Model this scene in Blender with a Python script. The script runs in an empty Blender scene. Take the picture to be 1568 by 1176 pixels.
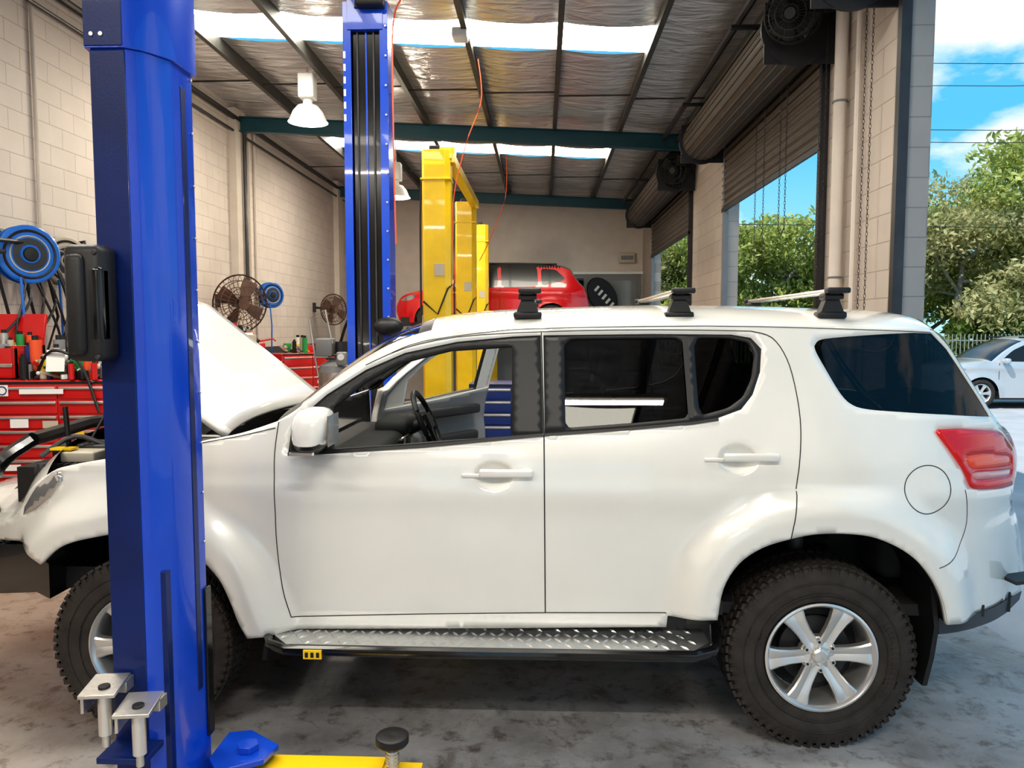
import bpy, bmesh, math, random
from math import sin, cos, pi, radians, sqrt, exp
from mathutils import Vector, Matrix, Euler, kdtree
from mathutils.geometry import delaunay_2d_cdt
random.seed(7)
SC = bpy.context.scene
COL = SC.collection
# ------------------------------------------------------------------ camera and image pixel unprojection
CAM_H = 1.79; YAW = radians(2.3); PITCH = radians(4.2); F = 1176.0
sP, cP, sY, cY = sin(PITCH), cos(PITCH), sin(YAW), cos(YAW)
def onY(px, py, Y):  # px, py are image coordinates, unprojected onto a plane of assumed depth
    """image pixel (px,py) -> metric (x,z) where its view ray meets the plane y=Y"""
    xn = (px-784)/F; yn = (py-588)/F
    k = cP-yn*sP
    rX = xn*cY-k*sY; rY = xn*sY+k*cY; rZ = -sP-yn*cP
    t = Y/rY
    return (t*rX, CAM_H+t*rZ)
# ------------------------------------------------------------------ materials
def M(name, col, rough=.5, metal=0, coat=0, var=0, vs=4, bump=0, bs=60, emit=0, spec=.5, crough=.03):
    m = bpy.data.materials.new(name); m.use_nodes = True
    nt = m.node_tree; b = nt.nodes['Principled BSDF']
    b.inputs['Base Color'].default_value = (*col, 1); b.inputs['Roughness'].default_value = rough
    b.inputs['Metallic'].default_value = metal; b.inputs['Coat Weight'].default_value = coat
    b.inputs['Coat Roughness'].default_value = crough
    b.inputs['Specular IOR Level'].default_value = spec
    tc = nt.nodes.new('ShaderNodeTexCoord')
    n = nt.nodes.new('ShaderNodeTexNoise'); n.inputs['Scale'].default_value = vs; n.inputs['Detail'].default_value = 6
    nt.links.new(tc.outputs['Object'], n.inputs['Vector'])
    if var == 0: var = .02
    r = nt.nodes.new('ShaderNodeValToRGB')
    r.color_ramp.elements[0].position = .3; r.color_ramp.elements[1].position = .7
    r.color_ramp.elements[0].color = (*[c*(1-var) for c in col], 1)
    r.color_ramp.elements[1].color = (*[min(1, c*(1+var)) for c in col], 1)
    nt.links.new(n.outputs['Fac'], r.inputs['Fac']); nt.links.new(r.outputs['Color'], b.inputs['Base Color'])
    if bump:
        n2 = nt.nodes.new('ShaderNodeTexNoise'); n2.inputs['Scale'].default_value = bs; n2.inputs['Detail'].default_value = 4
        nt.links.new(tc.outputs['Object'], n2.inputs['Vector'])
        bp = nt.nodes.new('ShaderNodeBump'); bp.inputs['Strength'].default_value = bump; bp.inputs['Distance'].default_value = .01
        nt.links.new(n2.outputs['Fac'], bp.inputs['Height']); nt.links.new(bp.outputs['Normal'], b.inputs['Normal'])
    if emit:
        b.inputs['Emission Color'].default_value = (*col, 1); b.inputs['Emission Strength'].default_value = emit
    return m
def glass(name, tint, rough=.01, ior=1.5):
    m = bpy.data.materials.new(name); m.use_nodes = True; nt = m.node_tree; nt.nodes.clear()
    o = nt.nodes.new('ShaderNodeOutputMaterial'); mx = nt.nodes.new('ShaderNodeMixShader')
    t = nt.nodes.new('ShaderNodeBsdfTransparent'); t.inputs[0].default_value = (*tint, 1)
    g = nt.nodes.new('ShaderNodeBsdfGlossy'); g.inputs['Roughness'].default_value = rough
    fr = nt.nodes.new('ShaderNodeFresnel'); fr.inputs[0].default_value = ior
    nt.links.new(fr.outputs[0], mx.inputs[0]); nt.links.new(t.outputs[0], mx.inputs[1]); nt.links.new(g.outputs[0], mx.inputs[2])
    nt.links.new(mx.outputs[0], o.inputs[0]); return m
WHITE = M('white_paint', (.74, .73, .685), .20, coat=1, spec=.7, crough=.01)
REDP = M('red_paint', (.60, .010, .014), .25, coat=1)
BLUE = M('blue_powdercoat', (.004, .065, .52), .26, coat=.6, bump=.04, bs=150, var=.06)
NAVY = M('blue_powdercoat_shaded', (.004, .018, .11), .40, coat=.2, bump=.05, bs=120, var=.15, spec=.3)  # darker copy of the post blue, shade put into the colour
YEL = M('yellow_powdercoat', (.85, .56, .010), .35, coat=.4, var=.08, bump=.03)
BLK = M('black_plastic', (.012, .012, .013), .45, bump=.1, bs=400)
BLKG = M('black_gloss', (.008, .008, .009), .18, coat=.3)
RUB = M('tyre_rubber', (.034, .028, .024), .78, var=.3, vs=14, bump=.25, bs=120)
ALU = M('alloy_silver', (.70, .69, .67), .3, metal=.8, coat=.3)
STEEL = M('galvanised_steel', (.62, .6, .56), .38, metal=.9, var=.15, bump=.1)
DARKST = M('dark_steel', (.06, .06, .065), .45, metal=.6, var=.2)
INT = M('interior_trim', (.025, .025, .027), .7, bump=.1, bs=300)
INTG = M('interior_grey', (.24, .25, .26), .6)
SEAT = M('seat_fabric', (.05, .05, .054), .9, bump=.3, bs=500)
HEADL = M('headliner', (.42, .40, .37), .9)
CHEQ = M('chequer_plate', (.66, .66, .65), .33, metal=.9, var=.1)
TAILR = M('tail_lens_red', (.62, .004, .006), .2, coat=.6, spec=.3)
TAILD = M('tail_lens_dark', (.20, .002, .004), .2, coat=.5)
ORNG = M('lens_orange', (.80, .07, .015), .2, coat=.5)
CLR = M('lens_clear', (.5, .5, .5), .08, metal=.7, coat=1)
PINKL = M('lens_reverse', (.62, .25, .24), .12, coat=1)
GTINT = glass('glass_tinted', (.15, .15, .16), ior=1.5)
GCLR = glass('glass_clear', (.80, .86, .84))
TEAL = M('teal_beam_paint', (.015, .075, .10), .45, var=.1)
PURL = M('purlin_steel', (.07, .07, .065), .5, metal=.3, var=.2)
REDB = M('red_enamel', (.55, .012, .012), .3, coat=.5)
BLUC = M('blue_enamel', (.008, .03, .16), .4, coat=.3)
REELB = M('reel_blue', (.01, .14, .55), .35, coat=.3)
BEIGE = M('beige_plastic', (.5, .45, .36), .5)
ORC = M('orange_cable', (.75, .10, .03), .5)
BRKT = M('rust_brown', (.10, .055, .04), .6, var=.3)
CREAM = M('cream_paint', (.62, .56, .50), .6, var=.05)
GREY = M('grey_paint', (.22, .225, .23), .5, var=.05)
WHT = M('white_enamel', (.8, .8, .78), .35)
GRN = M('green_plastic', (.03, .30, .08), .4)
# ------------------------------------------------------------------ mesh accumulator
class P:
    def __init__(s, name): s.n = name; s.v = []; s.f = []; s.mi = []; s.mats = []
    def k(s, m):
        if m not in s.mats: s.mats.append(m)
        return s.mats.index(m)
    def add(s, vs, fs, m, mx=None):
        o = len(s.v); k = s.k(m)
        for p in vs:
            p = Vector(p)
            s.v.append(mx@p if mx else p)
        for f in fs: s.f.append([i+o for i in f]); s.mi.append(k)
        return s
    def box(s, c, d, m, rot=(0, 0, 0), top=(1, 1)):
        x, y, z = d[0]/2, d[1]/2, d[2]/2; a, b = top
        vs = [(-x, -y, -z), (x, -y, -z), (x, y, -z), (-x, y, -z), (-x*a, -y*b, z), (x*a, -y*b, z), (x*a, y*b, z), (-x*a, y*b, z)]
        fs = [(0, 3, 2, 1), (4, 5, 6, 7), (0, 1, 5, 4), (1, 2, 6, 5), (2, 3, 7, 6), (3, 0, 4, 7)]
        return s.add(vs, fs, m, Matrix.Translation(c)@Euler(rot).to_matrix().to_4x4())
    def bb(s, a, b, m):
        return s.box([(a[i]+b[i])/2 for i in range(3)], [abs(b[i]-a[i]) for i in range(3)], m)
    def rbox(s, c, d, r, m, rot=(0, 0, 0), seg=3):
        bm = bmesh.new(); bmesh.ops.create_cube(bm, size=1)
        for v in bm.verts: v.co = Vector((v.co.x*d[0], v.co.y*d[1], v.co.z*d[2]))
        bmesh.ops.bevel(bm, geom=bm.edges[:], offset=min(r, min(d)*.45), segments=seg, profile=.5, affect='EDGES')
        bm.verts.index_update()
        vs = [v.co.copy() for v in bm.verts]; fs = [[v.index for v in f.verts] for f in bm.faces]; bm.free()
        return s.add(vs, fs, m, Matrix.Translation(c)@Euler(rot).to_matrix().to_4x4())
    def lathe(s, prof, c, d, m, n=32, a0=0, a1=2*pi):
        q = Vector((0, 0, 1)).rotation_difference(Vector(d).normalized()).to_matrix().to_4x4()
        full = abs(a1-a0-2*pi) < 1e-6; N = n if full else n+1
        vs = []; fs = []
        for i in range(N):
            a = a0+(a1-a0)*i/n
            for r, h in prof: vs.append((r*cos(a), r*sin(a), h))
        L = len(prof)
        for i in range(n):
            j = (i+1) % N
            for t in range(L-1):
                fs.append((i*L+t, j*L+t, j*L+t+1, i*L+t+1))
        return s.add(vs, fs, m, Matrix.Translation(c)@q)
    def cyl(s, p0, p1, r, m, n=16, r1=None):
        p0, p1 = Vector(p0), Vector(p1); h = (p1-p0).length
        r1 = r if r1 is None else r1
        return s.lathe([(0.0001, 0), (r, 0), (r1, h), (0.0001, h)], p0, p1-p0, m, n)
    def sph(s, c, r, m, n=16, sc=(1, 1, 1)):
        vs = []; fs = []; R = n//2
        for i in range(R+1):
            t = pi*i/R
            for j in range(n):
                a = 2*pi*j/n
                vs.append((c[0]+r*sc[0]*sin(t)*cos(a), c[1]+r*sc[1]*sin(t)*sin(a), c[2]+r*sc[2]*cos(t)))
        for i in range(R):
            for j in range(n):
                k = (j+1) % n
                fs.append((i*n+j, (i+1)*n+j, (i+1)*n+k, i*n+k))
        return s.add(vs, fs, m)
    def tube(s, pts, r, m, n=8, closed=False):
        pts = [Vector(p) for p in pts]; L = len(pts); vs = []; fs = []
        up = Vector((0, 0, 1))
        for i, p in enumerate(pts):
            if closed: t = pts[(i+1) % L]-pts[i-1]
            else: t = pts[min(i+1, L-1)]-pts[max(i-1, 0)]
            t.normalize()
            a = t.cross(up if abs(t.z) < .95 else Vector((1, 0, 0))).normalized(); b = t.cross(a)
            rr = r[i] if isinstance(r, (list, tuple)) else r
            for j in range(n):
                w = 2*pi*j/n; vs.append(p+a*(rr*cos(w))+b*(rr*sin(w)))
        for i in range(L if closed else L-1):
            q = (i+1) % L
            for j in range(n):
                k = (j+1) % n
                fs.append((i*n+j, i*n+k, q*n+k, q*n+j))
        if not closed:
            fs.append(tuple(range(n))); fs.append(tuple((L-1)*n+j for j in reversed(range(n))))
        return s.add(vs, fs, m)
    def ring(s, c, R, r, m, ax='Y', n=40, k=8):
        pts = []
        for i in range(n):
            a = 2*pi*i/n
            if ax == 'Y': pts.append((c[0]+R*cos(a), c[1], c[2]+R*sin(a)))
            elif ax == 'X': pts.append((c[0], c[1]+R*cos(a), c[2]+R*sin(a)))
            else: pts.append((c[0]+R*cos(a), c[1]+R*sin(a), c[2]))
        return s.tube(pts, r, m, k, True)
    def prism(s, poly, z0, z1, m):
        n = len(poly)
        vs = [(x, y, z0) for x, y in poly]+[(x, y, z1) for x, y in poly]
        fs = [tuple(reversed(range(n))), tuple(range(n, 2*n))]+[(i, (i+1) % n, n+(i+1) % n, n+i) for i in range(n)]
        return s.add(vs, fs, m)
    def xform(s, mx):
        s.v = [mx@v for v in s.v]; return s
    def build(s, parent=None, smooth=True, ang=35, bevel=0, solid=None):
        me = bpy.data.meshes.new(s.n); me.from_pydata([tuple(v) for v in s.v], [], s.f)
        for m in s.mats: me.materials.append(m)
        me.polygons.foreach_set('material_index', s.mi)
        me.polygons.foreach_set('use_smooth', [smooth]*len(s.f))
        me.update()
        if smooth: me.set_sharp_from_angle(angle=radians(ang))
        ob = bpy.data.objects.new(s.n, me); COL.objects.link(ob)
        if parent: ob.parent = parent
        if bevel:
            b = ob.modifiers.new('bevel', 'BEVEL'); b.width = bevel; b.segments = 2; b.limit_method = 'ANGLE'; b.angle_limit = radians(40)
        return ob
def empty(name, loc=(0, 0, 0)):
    e = bpy.data.objects.new(name, None); COL.objects.link(e); e.empty_display_size = .2
    return e
# ------------------------------------------------------------------ 2D helpers
def catmull(pts, n=4, closed=False):
    L = len(pts); out = []
    rng = range(L) if closed else range(L-1)
    for i in rng:
        if closed: p0, p1, p2, p3 = pts[i-1], pts[i], pts[(i+1) % L], pts[(i+2) % L]
        else: p0, p1, p2, p3 = pts[max(i-1, 0)], pts[i], pts[i+1], pts[min(i+2, L-1)]
        for k in range(n):
            t = k/n
            out.append(tuple(.5*((2*p1[a])+(-p0[a]+p2[a])*t+(2*p0[a]-5*p1[a]+4*p2[a]-p3[a])*t*t+(-p0[a]+3*p1[a]-3*p2[a]+p3[a])*t**3) for a in range(len(p1))))
    if not closed: out.append(tuple(pts[-1]))
    return out
def chaikin(pts, it=2, r=.2):
    for _ in range(it):
        o = []
        for i in range(len(pts)):
            a, b = pts[i], pts[(i+1) % len(pts)]
            o.append((a[0]*(1-r)+b[0]*r, a[1]*(1-r)+b[1]*r)); o.append((a[0]*r+b[0]*(1-r), a[1]*r+b[1]*(1-r)))
        pts = o
    return pts
def resample(pts, step, closed=False):
    out = []; L = len(pts)
    for i in range(L if closed else L-1):
        a, b = pts[i], pts[(i+1) % L]
        d = math.dist(a, b)
        if d < 1e-6: continue
        n = max(1, round(d/step))
        for k in range(n): out.append((a[0]+(b[0]-a[0])*k/n, a[1]+(b[1]-a[1])*k/n))
    if not closed: out.append(tuple(pts[-1]))
    return out
def inside(poly, x, z):
    c = False; j = len(poly)-1
    for i in range(len(poly)):
        xi, zi = poly[i]; xj, zj = poly[j]
        if (zi > z) != (zj > z) and x < (xj-xi)*(z-zi)/(zj-zi)+xi: c = not c
        j = i
    return c
def skin2d(outer, polys, sp, extra=()):
    """conforming triangulation of a side elevation; returns verts, tris inside outer"""
    pts = []; edges = []
    def addp(poly):
        o = len(pts); pts.extend(poly); n = len(poly)
        for i in range(n): edges.append((o+i, o+(i+1) % n))
    outer = resample(outer, sp*.8, True); addp(outer)
    for p in polys: addp(resample(p, sp*.8, True))
    nc = len(pts)
    kd = kdtree.KDTree(nc+len(extra))
    for i, p in enumerate(pts): kd.insert((p[0], p[1], 0), i)
    for i, p in enumerate(extra): kd.insert((p[0], p[1], 0), nc+i)
    kd.balance()
    pts.extend(extra)
    x0 = min(p[0] for p in outer); x1 = max(p[0] for p in outer); z0 = min(p[1] for p in outer); z1 = max(p[1] for p in outer)
    r = 0; z = z0
    while z < z1:
        x = x0+(sp/2 if r % 2 else 0)
        while x < x1:
            if kd.find((x, z, 0))[2] > sp*.55: pts.append((x, z))
            x += sp
        z += sp*.87; r += 1
    res = delaunay_2d_cdt([Vector(p) for p in pts], edges, [], 0, 1e-5)
    v = [(p.x, p.y) for p in res[0]]
    tris = []
    for f in res[2]:
        cx = sum(v[i][0] for i in f)/3; cz = sum(v[i][1] for i in f)/3
        if inside(outer, cx, cz): tris.append((list(f), cx, cz))
    return v, tris
def skinpart(name, v, tris, f, mat, parent, Y0, Yc, mirror=False, inset=0, inner=None, thick=.02, xf=None):
    used = {}; vs = []; fs = []
    for t in tris:
        g = []
        for i in t[0]:
            if i not in used:
                used[i] = len(vs); x, z = v[i]; y = Y0+f(x, z)+inset
                if mirror: y = 2*Yc-y
                vs.append(Vector((x, y, z)))
            g.append(used[i])
        a, b, c = [v[i] for i in t[0]][:3]
        ccw = (b[0]-a[0])*(c[1]-a[1])-(b[1]-a[1])*(c[0]-a[0]) > 0
        if ccw == mirror: g.reverse()
        fs.append(g)
    if not fs: return None
    if xf: vs = [xf@p for p in vs]
    p = P(name); p.add(vs, fs, mat)
    if inner: p.k(inner)
    ob = p.build(parent, ang=60)
    if inner:
        s = ob.modifiers.new('thickness', 'SOLIDIFY'); s.thickness = thick; s.offset = -1; s.material_offset = 1; s.material_offset_rim = 0
    return ob
def toploft(name, cont, f, Y0, Yc, bfun, mfun, parent, N=28, p=3.5, win=3):
    """transverse skin (screen, roof, tail) between the near and far side contours"""
    acc = P(name); L = len(cont); vs = []
    for i, (x, z) in enumerate(cont):
        a = cont[max(i-win, 0)]; b = cont[min(i+win, L-1)]
        dx, dz = b[0]-a[0], b[1]-a[1]; l = math.hypot(dx, dz) or 1
        nx, nz = -dz/l, dx/l
        hw = Yc-(Y0+f(x, z)); bl = bfun(x, z)
        for j in range(N+1):
            w = -cos(pi*j/N); w = .5*w+.5*(-1+2*j/N)
            e = bl*(1-abs(w)**p)
            vs.append((x+nx*e, Yc+w*hw, z+nz*e))
    groups = {}
    for i in range(L-1):
        for j in range(N):
            w = -1+2*(j+.5)/N
            m = mfun((cont[i][0]+cont[i+1][0])/2, (cont[i][1]+cont[i+1][1])/2, w, i)
            if m is None: continue
            a = i*(N+1)+j
            groups.setdefault(m.name, (m, []))[1].append((a, a+N+1, a+N+2, a+1))
    acc.v = [Vector(q) for q in vs]
    for m, fl in groups.values():
        k = acc.k(m)
        for g in fl: acc.f.append(list(reversed(g))); acc.mi.append(k)
    return acc.build(parent, ang=50)
# ------------------------------------------------------------------ wheel
def wheel(name, c, parent, R=.40, flip=False, W=.26, Rr=.23, lugs=True):
    p = P(name); s = R/.40
    k = Rr/.23
    tp = [(Rr-.004, .03), (Rr+.012, .012), (Rr+(R-Rr)*.4, -.004), (R-.05*s, .0), (R-.024*s, .010), (R-.010*s, .03), (R-.006*s, W/2), (R-.010*s, W-.03), (R-.024*s, W-.010), (R-.05*s, W), (Rr+.03, W), (Rr, W-.03)]
    p.lathe(tp, (0, 0, 0), (0, 1, 0), RUB, 72)
    if lugs:
        n = 62
        for i in range(n):
            a = 2*pi*i/n
            for (yy, w, l, da) in ((.030, .040, .030, 0), (W-.030, .040, .030, .5), (.086, .046, .026, .25), (W-.086, .046, .026, .75), (W/2, .04, .024, .5)):
                aa = a+da*2*pi/n
                mx = Matrix.Rotation(aa, 4, 'Y')@Matrix.Translation((0, yy, R-.007))@Matrix.Rotation(.4 if yy < W/2 else -.4, 4, 'Z')
                x, y, z = l/2, w/2, .006
                vs = [(-x, -y, -z), (x, -y, -z), (x, y, -z), (-x, y, -z), (-x*.85, -y*.9, z), (x*.85, -y*.9, z), (x*.85, y*.9, z), (-x*.85, y*.9, z)]
                p.add(vs, [(4, 5, 6, 7), (0, 1, 5, 4), (1, 2, 6, 5), (2, 3, 7, 6), (3, 0, 4, 7)], RUB, mx)
            mx = Matrix.Rotation(a, 4, 'Y')@Matrix.Translation((0, .008, R-.030-.006*(i % 2)))
            x, y, z = .010, .007, .016+.005*(i % 2)
            vs = [(-x, -y, -z), (x, -y, -z), (x, y, -z), (-x, y, -z), (-x, -y+.005, z), (x, -y+.005, z), (x, y, z), (-x, y, z)]
            p.add(vs, [(0, 3, 2, 1), (4, 5, 6, 7), (0, 1, 5, 4), (1, 2, 6, 5), (2, 3, 7, 6), (3, 0, 4, 7)], RUB, mx)
        p.ring((0, -.003, 0), Rr+.045, .003, RUB, n=64, k=6); p.ring((0, -.004, 0), Rr+.095, .003, RUB, n=64, k=6)
        for i in range(16):
            a = radians(60+i*4.2); mx = Matrix.Rotation(a, 4, 'Y')@Matrix.Translation((0, -.005, Rr+.07))
            p.box((0, 0, 0), (.009, .003, .022), RUB)
            for q in range(8): p.v[-8+q] = mx@p.v[-8+q]
    p.lathe([(Rr+.004, .016), (Rr+.006, .004), (Rr-.003, .001), (Rr-.012, .01), (Rr-.02, .03), (Rr-.028, .08), (Rr-.03, W-.02)], (0, 0, 0), (0, 1, 0), ALU, 64)
    p.lathe([(.001, .15), (Rr-.03, .15)], (0, 0, 0), (0, 1, 0), BLK, 32)
    p.lathe([(.001, .10), (.15*k, .10), (.15*k, .125)], (0, 0, 0), (0, 1, 0), DARKST, 32)
    for i in range(6):
        a = 2*pi*i/6+radians(26)
        mx = Matrix.Rotation(a, 4, 'Y')
        vs = []; fs = []
        secs = [(.03, .034, .026), (.07, .030, .028), (.12, .031, .022), (.17, .038, .016), (.205, .048, .012), (.217, .054, .014)]
        for (r, hw, y) in secs:
            r *= k; hw *= k
            for (u, q) in ((-1, .035), (-1, .006), (-.82, 0), (-.45, .002), (0, .009), (.45, .002), (.82, 0), (1, .006), (1, .035)):
                vs.append((u*hw, y+q, r))
        n = 9
        for t in range(len(secs)-1):
            for j in range(n-1): fs.append((t*n+j, t*n+j+1, (t+1)*n+j+1, (t+1)*n+j))
        p.add(vs, fs, ALU, mx)
        mx2 = Matrix.Rotation(a+pi/6, 4, 'Y')
        q = mx2@Vector((0, .022, .062*k))
        p.cyl(q, q+Vector((0, .03, 0)), .011, ALU, 8)
        p.cyl(q+Vector((0, -.0, 0)), q+Vector((0, -.002, 0)), .006, BLK, 8)
    p.lathe([(.001, .008), (.026*k, .01), (.034*k, .016), (.037*k, .03), (.06*k, .034), (.078*k, .045), (.078*k, .08)], (0, 0, 0), (0, 1, 0), ALU, 32)
    if flip: p.xform(Matrix.Rotation(pi, 4, 'Z'))
    p.xform(Matrix.Translation(c))
    return p.build(parent, ang=30)

# ================================================================== WHITE SUV
Y0 = 3.15; YC = 4.06
HUBR = (1.178, 3.19, .40); HUBF = (-1.749, 3.19, .40)
def endcurve(u, um):
    if u <= 0: return 0
    return u*u if u < um else um*um+2*um*(u-um)
def off0(x, z):
    o = 0
    if z > 1.2:
        q = min(z, 3)-1.2; o += .37*q*q/(q+.07)
    if z < .95: o += .14*(.95-max(z, 0))**2
    o -= .014*exp(-((z-1.10)/.07)**2)
    o += .22*endcurve((x-1.5)/.5, 1.1)
    o += .30*endcurve((-1.9-x)/.7, .75)
    return o
def T(px, py):
    Y = Y0
    for _ in range(40):
        x, z = onY(px, py, Y); Y = .5*Y+.5*(Y0+off0(x, z))
    return (x, z)
TT = lambda l: [T(*p) for p in l]
front = TT([(78, 857), (40, 828), (0, 826), (-60, 829)])
front2 = catmull(TT([(-60, 829), (-72, 820), (-60, 806), (0, 798), (25, 787), (46, 750), (80, 722), (110, 712), (165, 702), (240, 690), (310, 675), (370, 663), (425, 645)]), 4)
upper = catmull(TT([(425, 645), (450, 630), (480, 607), (520, 578), (560, 552), (600, 531), (650, 514), (700, 505), (760, 500), (830, 497), (960, 493), (1080, 492), (1200, 494), (1300, 497), (1390, 501), (1430, 507)]), 5)
rear = catmull(TT([(1430, 507), (1452, 530), (1482, 577), (1522, 640), (1533, 655), (1553, 690), (1556, 720), (1552, 745), (1550, 785), (1558, 812), (1562, 870), (1564, 905)]), 4)
archR = catmull(TT([(1437, 947), (1431, 915), (1418, 885), (1398, 858), (1370, 835), (1330, 817), (1290, 811), (1245, 811), (1205, 818), (1160, 832), (1125, 856), (1102, 893), (1093, 940)]), 4)
archF = catmull(TT([(388, 968), (375, 945), (362, 912), (345, 878), (315, 846), (280, 822), (240, 811), (200, 810), (165, 815), (125, 824), (100, 836), (78, 857)]), 4)
sill = TT([(1022, 942), (1020, 960), (740, 962), (447, 963)])
bot = TT([(1564, 905), (1500, 938), (1437, 947)])
outer = front[:-1]+front2[:-1]+upper[:-1]+rear[:-1]+bot[:-1]+archR+sill+archF[:-1]
DLOF = TT([(441, 693), (446, 657), (470, 630), (500, 604), (560, 566), (620, 540), (700, 523), (785, 515), (828, 513), (832, 664), (785, 668), (650, 681), (505, 690)])
DLOR = TT([(832, 513), (1000, 511), (1120, 512), (1150, 517), (1166, 534), (1164, 570), (1153, 604), (1135, 627), (1100, 640), (1060, 646), (960, 655), (862, 662), (834, 664)])
OPEN = TT([(510, 624), (560, 584), (615, 555), (690, 536), (784, 530), (784, 668), (700, 673), (600, 681), (510, 687)])
G1 = chaikin(TT([(864, 519), (1046, 517), (1055, 640), (960, 649), (866, 656)]), 2, .06)
G2 = chaikin(TT([(1062, 517), (1115, 517), (1146, 524), (1156, 542), (1151, 580), (1138, 608), (1115, 625), (1071, 637)]), 2, .12)
G3 = catmull(TT([(1247, 530), (1254, 521), (1275, 517), (1340, 512), (1400, 509)]), 3)[:-1]+TT([(1400, 509), (1427, 510), (1450, 534), (1478, 577), (1516, 638), (1450, 635)])+catmull(TT([(1450, 635), (1380, 631), (1330, 627), (1305, 620), (1287, 603), (1264, 565), (1250, 540), (1247, 530)]), 3)[1:-1]
TAIL = chaikin(TT([(1430, 658), (1470, 656), (1531, 660), (1551, 690), (1554, 715), (1550, 742), (1530, 747), (1487, 748), (1476, 722), (1456, 692)]), 2, .12)
TL2 = chaikin(TT([(1474, 697), (1510, 692), (1548, 697), (1549, 712), (1515, 716), (1484, 718)]), 1, .2)
TL3 = chaikin(TT([(1486, 722), (1518, 720), (1550, 716), (1547, 728), (1515, 733), (1491, 735)]), 1, .2)
DOORF = TT([(427, 646), (446, 640), (470, 618), (500, 597), (560, 559), (620, 533), (700, 516), (830, 508), (833, 664), (833, 800), (835, 938), (640, 940), (447, 944), (433, 900), (423, 800), (420, 715)])
HEADP = TT([(93, 723), (80, 724), (56, 746), (38, 776), (36, 788), (55, 780), (78, 760), (96, 735)])
_al = resample(archR, .015)+resample(archF, .015)
kda = kdtree.KDTree(len(_al))
for i, p in enumerate(_al): kda.insert((p[0], p[1], 0), i)
kda.balance()
HC = [T(756, 729), T(1130, 704)]
def off(x, z, dish=True):
    o = off0(x, z)
    d = kda.find((x, z, 0))[2]
    if d < .26 and z < 1.12:
        u = 1-min(1, max(0, (d-.06)/.16)); u = u*u*(3-2*u)
        o -= .07*u
    if dish:
        for hx, hz in HC:
            r2 = ((x-hx)/.085)**2+((z-hz)/.062)**2
            if r2 < 1: o += .030*(1-r2)**.7
    return o
extra = []
for hx, hz in HC:
    for ri in range(1, 11):
        rr = ri/9.0
        for k in range(26):
            a = 2*pi*k/26+ri*.12; extra.append((hx+.085*rr*cos(a), hz+.062*rr*sin(a)))
V2, TR = skin2d(outer, [DLOF, DLOR, OPEN, G1, G2, G3, TAIL, TL2, TL3, DOORF, HEADP], .026, extra)
reg = {k: [] for k in ('paint', 'black', 'g1', 'g3', 'tail', 'tail2', 'tail3', 'head')}
doorreg = {'paint': [], 'black': []}
side_far = {k: [] for k in reg}
for t in TR:
    _, cx, cz = t
    if inside(OPEN, cx, cz): continue
    if inside(G1, cx, cz) or inside(G2, cx, cz): r = 'g1'
    elif inside(G3, cx, cz): r = 'g3'
    elif inside(TL2, cx, cz): r = 'tail2'
    elif inside(TL3, cx, cz): r = 'tail3'
    elif inside(TAIL, cx, cz): r = 'tail'
    elif inside(HEADP, cx, cz): r = 'head'
    elif inside(DLOF, cx, cz) or inside(DLOR, cx, cz): r = 'black'
    else: r = 'paint'
    reg[r].append(t)
    if inside(DOORF, cx, cz): doorreg.setdefault(r, []).append(t)
    else: side_far[r].append(t)
suv = empty('suv')
for far, R_ in ((False, reg), (True, side_far)):
    s = 'far' if far else 'near'
    skinpart('side_panel_'+s, V2, R_['paint'], off, WHITE, suv, Y0, YC, far, 0, INT)
    skinpart('pillar_trim_'+s, V2, R_['black'], off, BLK, suv, Y0, YC, far, .004, INT)
    skinpart('door_glass_'+s, V2, R_['g1'], off, GTINT, suv, Y0, YC, far, .014)
    skinpart('quarter_glass_'+s, V2, R_['g3'], off, GTINT, suv, Y0, YC, far, .005)
    skinpart('tail_lamp_'+s, V2, R_['tail'], off, TAILR, suv, Y0, YC, far, -.008, TAILD, .03)
    skinpart('tail_lamp_indicator_'+s, V2, R_['tail2'], off, ORNG, suv, Y0, YC, far, -.006, TAILD, .03)
    skinpart('tail_lamp_reverse_'+s, V2, R_['tail3'], off, PINKL, suv, Y0, YC, far, -.006, TAILD, .03)
    skinpart('head_lamp_'+s, V2, R_['head'], off, CLR, suv, Y0, YC, far, -.002, BLK, .03)
hx = T(430, 800)[0]; hy = 2*YC-Y0
dm = Matrix.Translation((hx, hy, 0))@Matrix.Rotation(radians(56), 4, 'Z')@Matrix.Translation((-hx, -hy, 0))
offd = lambda x, z: off(x, z, False)
skinpart('open_door_skin', V2, doorreg['paint'], offd, WHITE, suv, Y0, YC, True, 0, INTG, .05, dm)
skinpart('open_door_frame', V2, doorreg['black'], offd, BLK, suv, Y0, YC, True, .003, WHITE, .03, dm)
od = P('open_door_trim')
od.rbox((hx+.55, hy-.10, 1.0), (.75, .08, .07), .02, INT); od.rbox((hx+.5, hy-.09, 1.19), (.95, .06, .07), .02, INT); od.rbox((hx+.5, hy-.09, .68), (.8, .08, .14), .03, INT)
od.cyl((hx+.22, hy-.05, .8), (hx+.22, hy-.085, .8), .09, INT, 24)
od.xform(dm).build(suv)
def bfun(x, z):
    if x < -.45: return .05+.035*max(0, min(1, (x+1.2)/.7))
    if x < 1.7: return .085
    if z > 1.3: return .10
    return .13
xa = T(455, 628)[0]; xb = T(655, 514)[0]; xr0 = T(1430, 507)[0]
zr1 = T(1522, 640)[1]; zt0 = T(1533, 656)[1]; zt1 = T(1550, 747)[1]
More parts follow.
